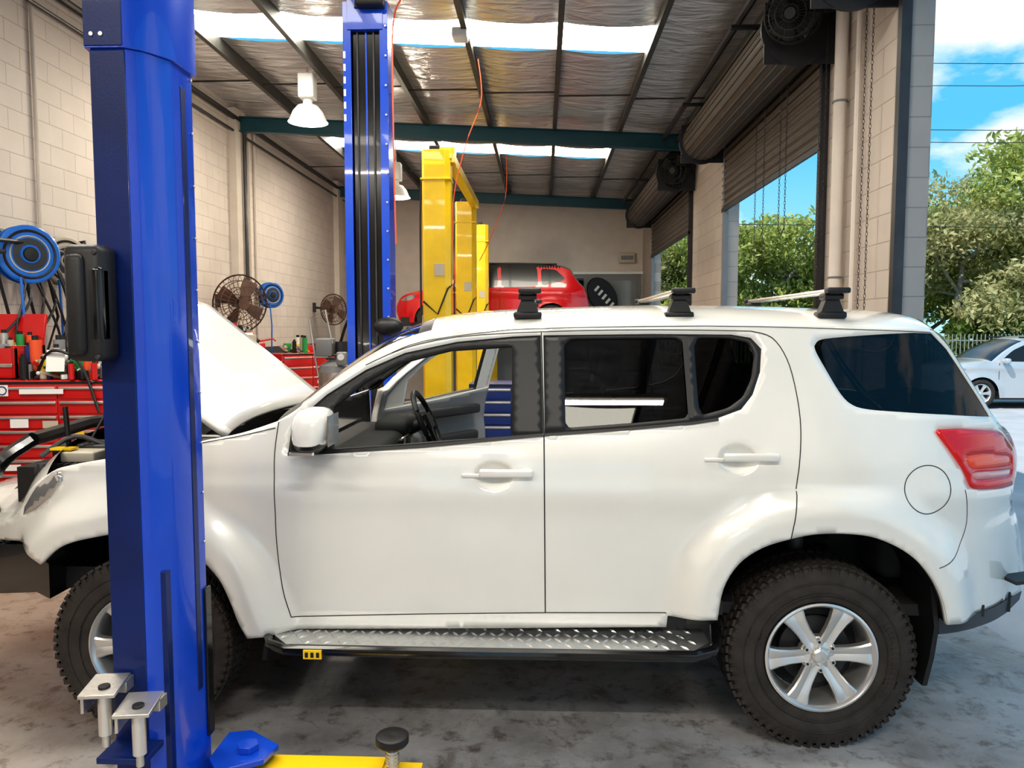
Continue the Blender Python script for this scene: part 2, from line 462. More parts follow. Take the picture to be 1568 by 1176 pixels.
def mfun(x, z, w, i):
    if x < xb:
        if x < xa+.02: return BLK
        return GCLR if abs(w) < .9 and x > xa+.08 and x < xb-.05 else (WHITE if abs(w) > .9 else BLK)
    if z > zr1 and x > xr0-.01: return GTINT if abs(w) < .97 else BLKG
    if zt1 < z < zt0 and abs(w) > .82: return TAILR
    return WHITE
toploft('roof_and_tail', upper[:-1]+rear, off, Y0, YC, bfun, mfun, suv, N=36)
lin = P('headlining')
xs = [p for p in upper if -.45 < p[0] < 1.7]
n = len(xs); vs = []
for (x, z) in xs: vs += [(x, Y0+.26, z-.05), (x, YC, z-.01), (x, 2*YC-Y0-.26, z-.05)]
lin.add(vs, [(3*i+j, 3*i+j+1, 3*i+j+4, 3*i+j+3) for i in range(n-1) for j in (0, 1)], HEADL).build(suv)
def bf2(x, z): return .16
fr = front2[:24]
toploft('front_fascia', [front[2]]+fr, off, Y0, YC, bf2, lambda x, z, w, i: WHITE if (abs(w) > .6 or z < .9) else BLK, suv, N=24)
li = P('arch_liners_and_underbody')
for arch in (resample(archR, .04), resample(archF, .04)):
    for far in (0, 1):
        vs = []
        for (x, z) in arch:
            for d in (-.002, .02, .2, .55):
                y = Y0+off(x, z)+d
                vs.append((x, 2*YC-y if far else y, z+(0 if d < .1 else .03)))
        m = len(arch)
        li.add(vs, [(4*i+j, 4*i+j+1, 4*i+j+5, 4*i+j+4) for i in range(m-1) for j in range(3)], BLK)
li.bb((-1.15, 3.24, .42), (.62, 4.88, .56), BLK)
li.bb((.5, 3.6, .5), (2.0, 4.5, .62), BLK)
li.bb((-2.5, 3.72, .5), (-1.1, 4.4, .6), BLK)
li.bb((-2.3, 3.71, .55), (-1.2, 3.74, 1.15), BLK); li.bb((-2.3, 4.38, .55), (-1.2, 4.41, 1.15), BLK)
li.bb((.6, 3.71, .55), (1.75, 3.74, 1.1), BLK); li.bb((.6, 4.38, .55), (1.75, 4.41, 1.1), BLK)
li.cyl((HUBR[0], 3.4, .4), (HUBR[0], 4.75, .4), .05, DARKST); li.cyl((HUBF[0], 3.4, .4), (HUBF[0], 4.75, .4), .04, DARKST)
li.sph((HUBR[0], 4.06, .4), .14, DARKST)
li.bb((-1.2, 3.3, .5), (-1.12, 4.8, 1.2), BLK)
li.cyl((HUBR[0]-.02, 3.52, .42), (HUBR[0]+.02, 3.62, .95), .035, M('shock_grey', (.2, .2, .2), .4))
for i in range(9): li.ring((HUBR[0]+.12, 3.66, .5+i*.05), .055, .01, DARKST, 'Z', 20, 6)
li.build(suv)
va = P('rear_valance')
VALG = M('valance_grey', (.05, .055, .065), .5)
for far in (0, 1):
    tp_ = resample(TT([(1437, 946), (1500, 937), (1540, 918), (1564, 904)]), .04); bt_ = resample(TT([(1437, 971), (1500, 958), (1540, 938), (1560, 918)]), .04)
    n = min(len(tp_), len(bt_)); vs = []
    for i in range(n):
        for q in (tp_[i], bt_[i]):
            y = Y0+off0(*q)-.004; vs.append((q[0], 2*YC-y if far else y, q[1]))
        q = bt_[i]; y = Y0+off0(*q)+.15; vs.append((q[0]-.03, 2*YC-y if far else y, q[1]+.01))
    va.add(vs, [(3*i+j, 3*i+j+1, 3*i+j+4, 3*i+j+3) for i in range(n-1) for j in (0, 1)], VALG)
xe, ze = bt_[n-1]
va.bb((xe-.3, 3.5, ze-.01), (xe-.12, 4.62, ze+.08), BLK)
va.box((2.14, 3.42, onY(1545, 884, 3.42)[1]), (.16, .1, .016), DARKST, (0, -.12, .1))
va.build(suv)
fb = P('front_steel_bumper')
pl = [T(78, 862), T(40, 832), T(-60, 832), T(-60, 900), T(0, 907), T(60, 905), T(80, 915)]
n = len(pl); vs = [(x, Y0+off0(x, z)-.015, z) for x, z in pl]+[(x, 2*YC-Y0-off0(x, z)+.015, z) for x, z in pl]
fb.add(vs, [tuple(reversed(range(n))), tuple(range(n, 2*n))]+[(i, (i+1) % n, n+(i+1) % n, n+i) for i in range(n)], BLKG)
for yy in (3.42, 4.7):
    fb.tube(catmull([(-2.45, yy, .75), (-2.56, yy, .95), (-2.52, yy, 1.15), (-2.42, yy+(.1 if yy < 4 else -.1), 1.26)], 4), .035, BLKG)
fb.tube([(-2.42, 3.52, 1.26), (-2.48, 4.06, 1.27), (-2.42, 4.6, 1.26)], .035, BLKG)
fb.build(suv)
sm = P('panel_gaps')
GAP = M('gap_shadow', (.03, .028, .026), .9)
def ribbon(pts, w=.0055, out=.0015, m=GAP, closed=False, sm_=sm):
    pts = resample(pts, .02, closed); n = len(pts); vs = []
    for i, (x, z) in enumerate(pts):
        if closed: a, b = pts[i-1], pts[(i+1) % n]
        else: a, b = pts[max(i-1, 0)], pts[min(i+1, n-1)]
        l = math.dist(a, b) or 1; nx, nz = -(b[1]-a[1])/l*w/2, (b[0]-a[0])/l*w/2
        for s in (1, -1):
            X, Z = x+nx*s, z+nz*s; vs.append((X, Y0+off(X, Z)-out, Z))
    sm_.add(vs, [(2*i, 2*i+1, 2*((i+1) % n)+1, 2*((i+1) % n)) for i in range(n if closed else n-1)], m)
ribbon(catmull(TT([(427, 646), (421, 690), (420, 750), (423, 820), (433, 900), (447, 944)]), 4), .004)
ribbon(TT([(447, 944), (640, 940), (835, 938), (1020, 938)]), .004)
ribbon(TT([(829, 509), (833, 664), (834, 800), (835, 938)]), .005)
ribbon(catmull(TT([(1150, 507), (1182, 517), (1205, 550), (1219, 600), (1226, 655), (1223, 720), (1213, 775), (1203, 818)]), 4), .004)
ribbon(catmull(TT([(560, 559), (620, 533), (700, 516), (830, 508), (1000, 505), (1150, 507)]), 3), .0035)
ribbon(catmull(TT([(1478, 750), (1480, 800), (1462, 843), (1425, 862)]), 4), .003)
ribbon(catmull(TT([(600, 540), (650, 522), (760, 507), (830, 503), (1080, 499), (1300, 504), (1425, 509)]), 3), .003)
fc = T(1422, 750)
ribbon([(fc[0]+.098*cos(2*pi*k/40), fc[1]+.098*sin(2*pi*k/40)) for k in range(40)], .0035, closed=True)
ribbon(catmull(TT([(310, 678), (370, 667), (422, 655)]), 4), .004)
sm.build(suv)
ws = P('window_strips')
ribbon(TT([(441, 695), (505, 692), (650, 683), (785, 670), (832, 666)]), .014, .006, BLK, sm_=ws)
ribbon(TT([(834, 666), (960, 657), (1060, 648), (1100, 642)]), .012, .006, BLK, sm_=ws)
ribbon(TT([(1048, 516), (1058, 640)]), .02, .0, BLK, sm_=ws)
ws.build(suv)
dh = P('door_handles')
for (ax, ay, bx, by) in ((736, 722, 815, 724), (1108, 698, 1190, 700)):
    a = T(ax, ay); b = T(bx, by)
    c = ((a[0]+b[0])/2, Y0+off0(*a)-.026, (a[1]+b[1])/2)
    dh.rbox(c, (b[0]-a[0]+.01, .024, .034), .010, WHITE)
    dh.rbox((b[0]-.025, c[1]+.014, c[2]), (.05, .03, .034), .010, WHITE)
    dh.rbox((a[0]-.03, c[1]+.02, c[2]-.014), (.10, .014, .016), .005, WHITE)
dh.build(suv)
mi = P('door_mirror')
c0 = onY(480, 657, 3.0)
bm = bmesh.new(); bmesh.ops.create_cube(bm, size=2); bmesh.ops.subdivide_edges(bm, edges=bm.edges[:], cuts=6, use_grid_fill=True)
vs = []
for v in bm.verts:
    x, y, z = v.co
    l = (abs(x)**3.2+abs(y)**3.2+abs(z)**3.2)**(1/3.2)
    x, y, z = x/l, y/l, z/l
    x = x*(1-.18*(z < 0)*abs(z)); y = y*(.9-.12*z)
    vs.append((c0[0]+x*.074+.01*z, 3.0+y*.11, c0[1]+z*.088))
bm.verts.index_update()
fa = [[v.index for v in f.verts] for f in bm.faces if sum(v.co.z for v in f.verts)/len(f.verts) > -.72]
fb_ = [[v.index for v in f.verts] for f in bm.faces if sum(v.co.z for v in f.verts)/len(f.verts) <= -.72]
mi.add(vs, fa, WHITE); mi.add(vs, fb_, BLK); bm.free()
mi.rbox((c0[0]-.055, 3.12, c0[1]-.075), (.12, .16, .07), .02, BLK)
mi.box((c0[0]+.079, 3.0, c0[1]+.0), (.004, .15, .12), CLR)
mi.box((c0[0]-.02, 2.905, c0[1]-.085), (.09, .03, .012), CLR)
mi.build(suv, ang=50)
wheel('wheel_rear_near', HUBR, suv); wheel('wheel_front_near', HUBF, suv)
wheel('wheel_rear_far', (HUBR[0], 2*YC-3.19, .4), suv, flip=True, lugs=False); wheel('wheel_front_far', (HUBF[0], 2*YC-3.19, .4), suv, flip=True, lugs=False)
mf = P('mud_flaps')
for far in (0, 1):
    for pts in ([(1.60, .74), (1.625, .55), (1.61, .42), (1.585, .30)], [(-1.20, .62), (-1.19, .48), (-1.205, .36)]):
        vs = []
        for (x, z) in pts:
            for y in (3.17, 3.43): vs.append((x, 2*YC-y if far else y, z))
            for y in (3.43, 3.17): vs.append((x+.02, 2*YC-y if far else y, z))
        n = len(pts)
        mf.add(vs, [(4*i+j, 4*i+(j+1) % 4, 4*i+4+(j+1) % 4, 4*i+4+j) for i in range(n-1) for j in range(4)]+[(0, 1, 2, 3), (4*n-4, 4*n-3, 4*n-2, 4*n-1)], BLK)
mf.box((.655, 3.2, .62), (.2, .06, .06), BLK)
mf.build(suv)
st = P('side_step')
for far in (0, 1):
    fy = (lambda y: 2*YC-y) if far else (lambda y: y)
    x0, x1 = -1.13, .69
    vs = [(x0, fy(3.26), .492), (x1, fy(3.26), .492), (x1, fy(3.12), .492), (x1-.08, fy(3.03), .492), (x0+.08, fy(3.03), .492), (x0, fy(3.12), .492)]
    vs += [(a, b, c-.02) for a, b, c in vs]
    fs = [(5, 4, 3, 2, 1, 0), (6, 7, 8, 9, 10, 11)]+[(i, (i+1) % 6, 6+(i+1) % 6, 6+i) for i in range(6)]
    st.add(vs, fs, CHEQ)
    st.tube([(x0-.02, fy(3.24), .482), (x0-.03, fy(3.12), .48), (x0+.0, fy(3.06), .478), (x0+.08, fy(3.015), .476), ((x0+x1)/2, fy(3.01), .476), (x1-.08, fy(3.015), .476), (x1+.0, fy(3.06), .478), (x1+.03, fy(3.12), .48), (x1+.05, fy(3.24), .51)], .022, BLKG, 10)
    for bx in (-.9, -.2, .5): st.box((bx, fy(3.2), .46), (.06, .3, .03), BLK)
    if not far:
        for r in range(4):
            for cidx in range(44):
                x = x0+.05+cidx*.0395; y = 3.06+r*.054
                if y < 3.11 and (x < x0+.09 or x > x1-.1): continue
                a = radians(50 if (r+cidx) % 2 else -50)
                vv = [(-.024, 0, 0), (0, -.0075, 0), (.024, 0, 0), (0, .0075, 0), (-.009, 0, .005), (.009, 0, .005)]
                st.add(vv, [(0, 1, 5, 4), (1, 2, 5), (2, 3, 4, 5), (3, 0, 4)], CHEQ, Matrix.Translation((x, y, .4921))@Matrix.Rotation(a, 4, 'Z'))
        st.box((-.93, 2.992, .468), (.075, .012, .036), YEL)
        for kx in (-.953, -.93, -.907): st.box((kx, 2.984, .468), (.012, .004, .02), BLK)
        for bx in (-.8, -.35, .15, .5): st.box((bx, 3.27, .505), (.09, .02, .012), BLK)
st.build(suv)
rr = P('roof_racks')
for rx in (-.068, .60, 1.26):
    for fy in (3.44, 2*YC-3.44):
        s = 1 if fy < 4 else -1
        rr.rbox((rx, fy, 1.845), (.125, .07, .03), .01, BLK)
        rr.box((rx, fy, 1.885), (.10, .06, .06), BLK, top=(.55, .9))
        rr.rbox((rx, fy, 1.925), (.075, .09, .03), .01, BLK)
        rr.rbox((rx+.01, fy-.05*s, 1.95), (.10, .05, .025), .008, BLK)
        rr.cyl((rx-.04, fy-.035*s, 1.925), (rx+.04, fy-.035*s, 1.925), .012, BLK)
    rr.rbox((rx, YC, 1.947), (.055, 1.34, .022), .009, ALU)
rr.build(suv)
bo = P('bonnet_open'); vs = []; NU, NV = 16, 24
for i in range(NU+1):
    for j in range(NV+1):
        v = -1+2*j/NV; u = i/NU
        L = 1.02-.30*abs(min(v, 0))**4-.05*max(v, 0)**6
        d = u*L; a = radians(39)
        hxx = -1.40-.10*(1-v*v); e = .03*(1-abs(v)**3)-.02*sin(pi*u)*(v < 0)
        x = hxx-d*cos(a)+e*sin(a); z = 1.31+d*sin(a)+e*cos(a)
        vs.append((x, 4.13+v*(.80-.03*u), z))
bo.add(vs, [(i*(NV+1)+j, i*(NV+1)+j+1, (i+1)*(NV+1)+j+1, (i+1)*(NV+1)+j) for i in range(NU) for j in range(NV)], WHITE)
ob = bo.build(suv, ang=60); so = ob.modifiers.new('t', 'SOLIDIFY'); so.thickness = .03; so.offset = 0
bs_ = P('bonnet_stay'); bs_.tube([(-2.25, 3.5, 1.05), (-1.95, 3.7, 1.72)], .006, DARKST); bs_.build(suv)
en = P('engine_bay')
en.bb((-2.35, 3.3, .62), (-1.25, 4.82, .72), BLK)
en.rbox((-1.85, 4.1, 1.0), (.62, .5, .14), .04, BLK)
en.rbox((-1.5, 3.55, 1.02), (.26, .22, .2), .02, BLK); en.rbox((-2.15, 3.5, 1.06), (.22, .28, .18), .03, BLK)
en.rbox((-2.1, 4.55, 1.03), (.24, .22, .2), .03, M('bottle', (.6, .6, .55), .4))
en.cyl((-1.75, 3.5, .9), (-1.75, 3.5, 1.13), .07, DARKST); en.cyl((-1.75, 3.5, 1.12), (-1.75, 3.5, 1.15), .045, YEL)
en.tube([(-2.3, 3.6, 1.12), (-2.1, 3.75, 1.16), (-1.8, 3.72, 1.14), (-1.5, 3.8, 1.16)], .03, BLK)
en.tube([(-2.35, 3.9, 1.1), (-2.2, 4.1, 1.15), (-1.9, 4.4, 1.12)], .025, BLK)
en.bb((-2.38, 3.35, 1.0), (-2.30, 4.77, 1.16), BLK)
en.bb((-1.42, 3.3, 1.08), (-1.15, 4.82, 1.22), BLK)
en.rbox((-2.12, 3.44, 1.2), (.16, .12, .05), .01, BEIGE); en.rbox((-2.17, 3.6, 1.2), (.3, .2, .08), .02, BLK); en.box((-2.2, 3.42, 1.235), (.1, .06, .01), YEL)
for i in range(9): en.box((-2.26+i*.03, 3.34, 1.1), (.012, .04, .16), DARKST)
en.tube(catmull([(-2.3, 3.4, 1.2), (-2.2, 3.5, 1.28), (-2.05, 3.55, 1.22), (-1.9, 3.6, 1.16)], 4), .012, DARKST)
en.tube([(-2.22, 3.5, 1.1), (-2.24, 3.5, 1.42)], .012, BLK)
en.build(suv)
it = P('cabin_interior')
it.bb((-1.1, 3.3, .55), (1.9, 4.82, .6), INT)
it.rbox((-.98, 4.06, 1.08), (.40, 1.38, .26), .07, INT, seg=4)
it.rbox((-.84, 4.06, .98), (.2, 1.3, .35), .05, INTG, seg=3)
it.rbox((-.86, 4.47, 1.22), (.2, .36, .1), .04, INT)
it.rbox((-.76, 3.6, 1.16), (.04, .26, .06), .01, CLR); it.rbox((-.74, 4.06, 1.14), (.03, .22, .14), .01, BLKG)
it.rbox((-.45, 4.06, .8), (.9, .24, .3), .05, INTG)
mx = Matrix.Translation((-.68, 4.47, 1.24))@Matrix.Rotation(radians(-24), 4, 'Y')
tmp = P('x'); tmp.ring((0, 0, 0), .185, .016, BLK, 'X', 40, 10); tmp.box((0, 0, 0), (.05, .14, .09), BLK); tmp.box((.0, .1, 0), (.02, .16, .03), BLK); tmp.box((0, -.1, 0), (.02, .16, .03), BLK); tmp.box((0, 0, -.1), (.02, .05, .16), BLK)
tmp.cyl((-.22, 0, 0), (0, 0, 0), .035, BLK)
it.add(tmp.v, tmp.f, BLK, mx)
def seat(x, y):
    it.rbox((x-.25, y, .86), (.52, .5, .16), .06, SEAT); it.rbox((x+.08, y, 1.18), (.15, .48, .62), .06, SEAT, (0, radians(16), 0))
    it.rbox((x+.2, y, 1.6), (.10, .27, .17), .045, SEAT, (0, radians(10), 0))
    for d in (-.06, .06): it.cyl((x+.15, y+d, 1.45), (x+.19, y+d, 1.56), .007, STEEL, 8)
seat(.12, 3.68); seat(.12, 4.45)
it.rbox((.75, 4.06, .86), (.5, 1.3, .16), .05, SEAT); it.rbox((1.05, 4.06, 1.16), (.16, 1.3, .58), .05, SEAT, (0, radians(18), 0))
for y in (3.6, 4.5): it.rbox((1.17, y, 1.5), (.1, .26, .16), .04, SEAT)
it.rbox((1.62, 4.06, .95), (.2, 1.2, .6), .05, SEAT)
it.rbox((-.62, 4.06, 1.70), (.03, .22, .07), .012, BLK)
it.tube([(-.72, 4.06, 1.79), (-.63, 4.06, 1.71)], .01, BLK)
it.build(suv)

# ================================================================== generic parked car
def simple_car(name, paint, mx, roofmat=None):
    e = empty(name); roofmat = roofmat or paint
    up = catmull([(-1.08, 1.03), (-.75, 1.27), (-.35, 1.47), (.1, 1.55), (.8, 1.55), (1.4, 1.5), (1.66, 1.42)], 5)
    re = catmull([(1.66, 1.42), (1.84, 1.15), (1.98, 1.0), (2.05, .8), (2.1, .55), (2.06, .35)], 4)
    fr_ = catmull([(-2.05, .32), (-2.12, .55), (-2.08, .72), (-1.95, .86), (-1.6, .95), (-1.08, 1.03)], 5)
    a1 = [(1.28+.37*cos(t), .33+.37*sin(t)) for t in [radians(-10+200*k/16) for k in range(17)]]
    a2 = [(-1.32+.37*cos(t), .33+.37*sin(t)) for t in [radians(-10+200*k/16) for k in range(17)]]
    out = fr_[:-1]+up[:-1]+re[:-1]+[(2.06, .35), (1.66, .27)]+a1[1:-1]+[(.9, .24), (-.93, .24)]+a2[1:-1]+[(-1.7, .27)]
    W = [chaikin(w, 2, .12) for w in ([(-.92, 1.05), (-.6, 1.29), (-.25, 1.44), (.1, 1.49), (.13, 1.03)], [(.2, 1.03), (.18, 1.49), (.8, 1.49), (.97, 1.47), (1.0, 1.05)], [(1.07, 1.06), (1.05, 1.45), (1.38, 1.42), (1.6, 1.2)])]
    HL = chaikin([(-2.04, .75), (-1.9, .85), (-1.62, .9), (-1.75, .76)], 1); TL = chaikin([(1.75, .98), (1.97, 1.0), (2.03, .8), (1.85, .82)], 1)
    def f(x, z):
        o = 0
        if z > 1.0: o += .42*(z-1.0)
        if x > 1.5: o += .2*((x-1.5)/.6)**2
        if x < -1.4: o += .25*((-1.4-x)/.7)**2
        o -= .02*exp(-((z-.9)/.05)**2)
        for hx_ in (1.28, -1.32):
            d = math.hypot(x-hx_, z-.33)
            if d < .5 and z < .9: o -= .03*min(1, (.5-d)/.1)
        return o
    v, tr = skin2d(out, W+[HL, TL], .06)
    R_ = {'p': [], 'g': [], 'h': [], 't': [], 'r': []}
    for t in tr:
        _, cx, cz = t
        k = 'g' if any(inside(w, cx, cz) for w in W) else 'h' if inside(HL, cx, cz) else 't' if inside(TL, cx, cz) else 'r' if (cz > 1.47 and cx > -.1) else 'p'
        R_[k].append(t)
    for far in (False, True):
        for k, m in (('p', paint), ('g', BLKG), ('h', CLR), ('t', TAILR), ('r', roofmat)):
            skinpart('body_'+k, v, R_[k], f, m, e, -.88, 0, far, 0 if k in 'pr' else -.002)
    def mf_(x, z, w, i):
        if x < -.37: return BLKG if abs(w) < .92 else paint
        if 1.12 < z < 1.42 and x > 1.66: return BLKG if abs(w) < .85 else paint
        return roofmat if z > 1.4 else paint
    toploft('top_skin', fr_[:-1]+up[:-1]+re, f, -.88, 0, lambda x, z: .06, lambda x, z, w, i: (paint if x < -1.06 else mf_(x, z, w, i)), e, N=16)
    u = P('underbody'); u.bb((-2.0, -.8, .2), (2.0, .8, .4), BLK)
    for hx_ in (1.28, -1.32): u.bb((hx_-.36, -.8, .3), (hx_+.36, .8, .66), BLK)
    u.tube([(-.4, -.62, 1.57), (1.4, -.6, 1.55)], .018, BLK); u.tube([(-.4, .62, 1.57), (1.4, .6, 1.55)], .018, BLK)
    u.rbox((-.85, -.98, 1.06), (.12, .18, .12), .04, paint); u.rbox((-.85, .98, 1.06), (.12, .18, .12), .04, paint)
    for sx in (-.95, .17, 1.05):
        u.box((sx, -.884, .65), (.008, .006, .72), BLK)
    for sx in (.0, .9): u.rbox((sx, -.89, .93), (.2, .02, .03), .008, paint)
    u.build(e)
    for (x, fl) in ((1.28, 0), (-1.32, 0), (1.28, 1), (-1.32, 1)):
        wheel('wheel', (x, .89 if fl else -.89, .33), e, R=.33, flip=bool(fl), W=.2, Rr=.21, lugs=False)
    e.matrix_world = mx
    return e
simple_car('red_car', REDP, Matrix.Translation((-1.1, 17.5, 1.62)), BLKG)
simple_car('parked_car', M('silver_paint', (.50, .52, .54), .3, metal=.3, coat=1), Matrix.Translation((11.0, 18.2, 0)))
simple_car('parked_car', M('grey_car_paint', (.3, .32, .35), .3, metal=.5, coat=1), Matrix.Translation((16.5, 21.0, 0)))

# ================================================================== BUILDING
XL, XR, YB, YF = -4.9, 2.45, 19.2, -7.0
WT = .15
def zr(x): return 5.27-.05*(x-XL)
def blockmat(name, axis, base=(.66, .60, .535), band=None):
    m = bpy.data.materials.new(name); m.use_nodes = True; nt = m.node_tree; b = nt.nodes['Principled BSDF']
    g = nt.nodes.new('ShaderNodeNewGeometry'); sp = nt.nodes.new('ShaderNodeSeparateXYZ'); cb = nt.nodes.new('ShaderNodeCombineXYZ')
    nt.links.new(g.outputs['Position'], sp.inputs[0])
    nt.links.new(sp.outputs['Y' if axis == 'X' else 'X'], cb.inputs[0]); nt.links.new(sp.outputs['Z'], cb.inputs[1])
    br = nt.nodes.new('ShaderNodeTexBrick'); br.inputs['Scale'].default_value = 1; br.inputs['Brick Width'].default_value = .4
    br.inputs['Row Height'].default_value = .2; br.inputs['Mortar Size'].default_value = .005; br.inputs['Mortar Smooth'].default_value = .4
    nt.links.new(cb.outputs[0], br.inputs['Vector'])
    br.inputs['Color1'].default_value = (*base, 1); br.inputs['Color2'].default_value = (*[c*.96 for c in base], 1); br.inputs['Mortar'].default_value = (*[c*.72 for c in base], 1)
    last = br.outputs['Color']
    if band:
        lt = nt.nodes.new('ShaderNodeMath'); lt.operation = 'LESS_THAN'; lt.inputs[1].default_value = band
        nt.links.new(sp.outputs['Z'], lt.inputs[0])
        mx = nt.nodes.new('ShaderNodeMixRGB'); mx.inputs[2].default_value = (.06, .065, .07, 1)
        nt.links.new(lt.outputs[0], mx.inputs[0]); nt.links.new(last, mx.inputs[1]); last = mx.outputs[0]
    nz = nt.nodes.new('ShaderNodeTexNoise'); nz.inputs['Scale'].default_value = 3; nz.inputs['Detail'].default_value = 8
    nt.links.new(g.outputs['Position'], nz.inputs['Vector'])
    mm = nt.nodes.new('ShaderNodeMixRGB'); mm.blend_type = 'MULTIPLY'; mm.inputs[0].default_value = .2
    nt.links.new(last, mm.inputs[1]); nt.links.new(nz.outputs['Fac'], mm.inputs[2]); nt.links.new(mm.outputs[0], b.inputs['Base Color'])
    b.inputs['Roughness'].default_value = .6
    bp = nt.nodes.new('ShaderNodeBump'); bp.inputs['Strength'].default_value = .5; bp.inputs['Distance'].default_value = .01; bp.invert = True
    nt.links.new(br.outputs['Fac'], bp.inputs['Height']); nt.links.new(bp.outputs['Normal'], b.inputs['Normal'])
    return m
BW = blockmat('block_wall_painted', 'X', (.68, .61, .56), band=1.45); BWR = blockmat('block_pillar_painted', 'X', (.56, .49, .43)); BWE = blockmat('block_pillar_outside', 'Y', (.33, .32, .31)); BWF = blockmat('block_added_front', 'Y', (.5, .44, .38), band=1.45)
P('wall_left').bb((XL-.2, YF, 0), (XL, YB, 5.45), BW).build(smooth=False)
w = P('wall_back'); w.bb((XL-.2, YB, 0), (XR+.2, YB+.2, 5.45), CREAM); w.build(smooth=False)
w = P('added_wall_front'); w.bb((XL-.2, YF-.2, 0), (-2.2, YF, 5.45), BWF); w.bb((-2.2, YF-.2, 3.9), (XR+.2, YF, 5.45), BWF); w.bb((1.9, YF-.2, 0), (XR+.2, YF, 3.9), BWF); w.build(smooth=False)  # unseen wall behind the camera, added to darken reflections in the car paint
w = P('wall_right')
for a, b in ((5.41, 6.9), (10.45, 12.9), (17.2, YB), (YF, .2)):
    w.bb((XR, a, 0), (XR+WT, b, 4.2), BWR)
w.bb((XR, YF, 4.2), (XR+WT, YB, 5.2), CREAM)
w.bb((XR-.001, 5.38, 0), (XR+WT+.001, 5.41, 4.2), BWE)
w.build(smooth=False)
m = bpy.data.materials.new('concrete_floor'); m.use_nodes = True; nt = m.node_tree; b = nt.nodes['Principled BSDF']
g = nt.nodes.new('ShaderNodeNewGeometry'); n1 = nt.nodes.new('ShaderNodeTexNoise'); n1.inputs['Scale'].default_value = 1.3; n1.inputs['Detail'].default_value = 10; n1.inputs['Roughness'].default_value = .68
n2 = nt.nodes.new('ShaderNodeTexNoise'); n2.inputs['Scale'].default_value = 9; n2.inputs['Detail'].default_value = 10; n2.inputs['Roughness'].default_value = .7
n3 = nt.nodes.new('ShaderNodeTexNoise'); n3.inputs['Scale'].default_value = 3.2; n3.inputs['Detail'].default_value = 12; n3.inputs['Roughness'].default_value = .75; n3.inputs['Distortion'].default_value = 1.2
for n in (n1, n2, n3): nt.links.new(g.outputs['Position'], n.inputs['Vector'])
r1 = nt.nodes.new('ShaderNodeValToRGB'); e = r1.color_ramp.elements; e[0].position = .33; e[0].color = (.20, .195, .19, 1); e[1].position = .66; e[1].color = (.46, .46, .47, 1)
nt.links.new(n1.outputs['Fac'], r1.inputs['Fac'])
sp = nt.nodes.new('ShaderNodeSeparateXYZ'); nt.links.new(g.outputs['Position'], sp.inputs[0])
mr = nt.nodes.new('ShaderNodeMapRange'); mr.inputs['From Min'].default_value = -1.2; mr.inputs['From Max'].default_value = -3.2; mr.inputs['To Min'].default_value = 0; mr.inputs['To Max'].default_value = .6
nt.links.new(sp.outputs['X'], mr.inputs['Value'])
mx = nt.nodes.new('ShaderNodeMixRGB'); mx.inputs[2].default_value = (.30, .20, .12, 1)
nt.links.new(mr.outputs[0], mx.inputs[0]); nt.links.new(r1.outputs['Color'], mx.inputs[1])
r3 = nt.nodes.new('ShaderNodeValToRGB'); e = r3.color_ramp.elements; e[0].position = .53; e[0].color = (0, 0, 0, 1); e[1].position = .63; e[1].color = (1, 1, 1, 1)
nt.links.new(n3.outputs['Fac'], r3.inputs['Fac'])
m3 = nt.nodes.new('ShaderNodeMixRGB'); m3.inputs[2].default_value = (.13, .10, .075, 1)
mt = nt.nodes.new('ShaderNodeMath'); mt.operation = 'MULTIPLY'; mt.inputs[1].default_value = .6
nt.links.new(r3.outputs['Color'], mt.inputs[0]); nt.links.new(mt.outputs[0], m3.inputs[0]); nt.links.new(mx.outputs[0], m3.inputs[1])
r2 = nt.nodes.new('ShaderNodeValToRGB'); e = r2.color_ramp.elements; e[0].position = .36; e[0].color = (.35, .32, .29, 1); e[1].position = .47; e[1].color = (1, 1, 1, 1)
nt.links.new(n2.outputs['Fac'], r2.inputs['Fac'])
mm = nt.nodes.new('ShaderNodeMixRGB'); mm.blend_type = 'MULTIPLY'; mm.inputs[0].default_value = .75
nt.links.new(m3.outputs[0], mm.inputs[1]); nt.links.new(r2.outputs['Color'], mm.inputs[2]); nt.links.new(mm.outputs[0], b.inputs['Base Color'])
rr2 = nt.nodes.new('ShaderNodeMapRange'); rr2.inputs['To Min'].default_value = .22; rr2.inputs['To Max'].default_value = .6
nt.links.new(n1.outputs['Fac'], rr2.inputs['Value']); nt.links.new(rr2.outputs[0], b.inputs['Roughness'])
bp = nt.nodes.new('ShaderNodeBump'); bp.inputs['Strength'].default_value = .15; bp.inputs['Distance'].default_value = .01
nt.links.new(n2.outputs['Fac'], bp.inputs['Height']); nt.links.new(bp.outputs['Normal'], b.inputs['Normal'])
FLOORM = m
P('floor').bb((XL-.2, YF, -.1), (XR+.22, YB+.2, 0), FLOORM).build(smooth=False)
m = bpy.data.materials.new('foil_insulation'); m.use_nodes = True; nt = m.node_tree; b = nt.nodes['Principled BSDF']
b.inputs['Metallic'].default_value = .55; b.inputs['Roughness'].default_value = .22
g = nt.nodes.new('ShaderNodeNewGeometry'); mp = nt.nodes.new('ShaderNodeMapping'); mp.inputs['Scale'].default_value = (1.2, 3.5, 1)
n1 = nt.nodes.new('ShaderNodeTexNoise'); n1.inputs['Scale'].default_value = 1.8; n1.inputs['Detail'].default_value = 9; n1.inputs['Distortion'].default_value = .8
nt.links.new(g.outputs['Position'], mp.inputs[0]); nt.links.new(mp.outputs[0], n1.inputs['Vector'])
bp = nt.nodes.new('ShaderNodeBump'); bp.inputs['Strength'].default_value = .8; bp.inputs['Distance'].default_value = .07
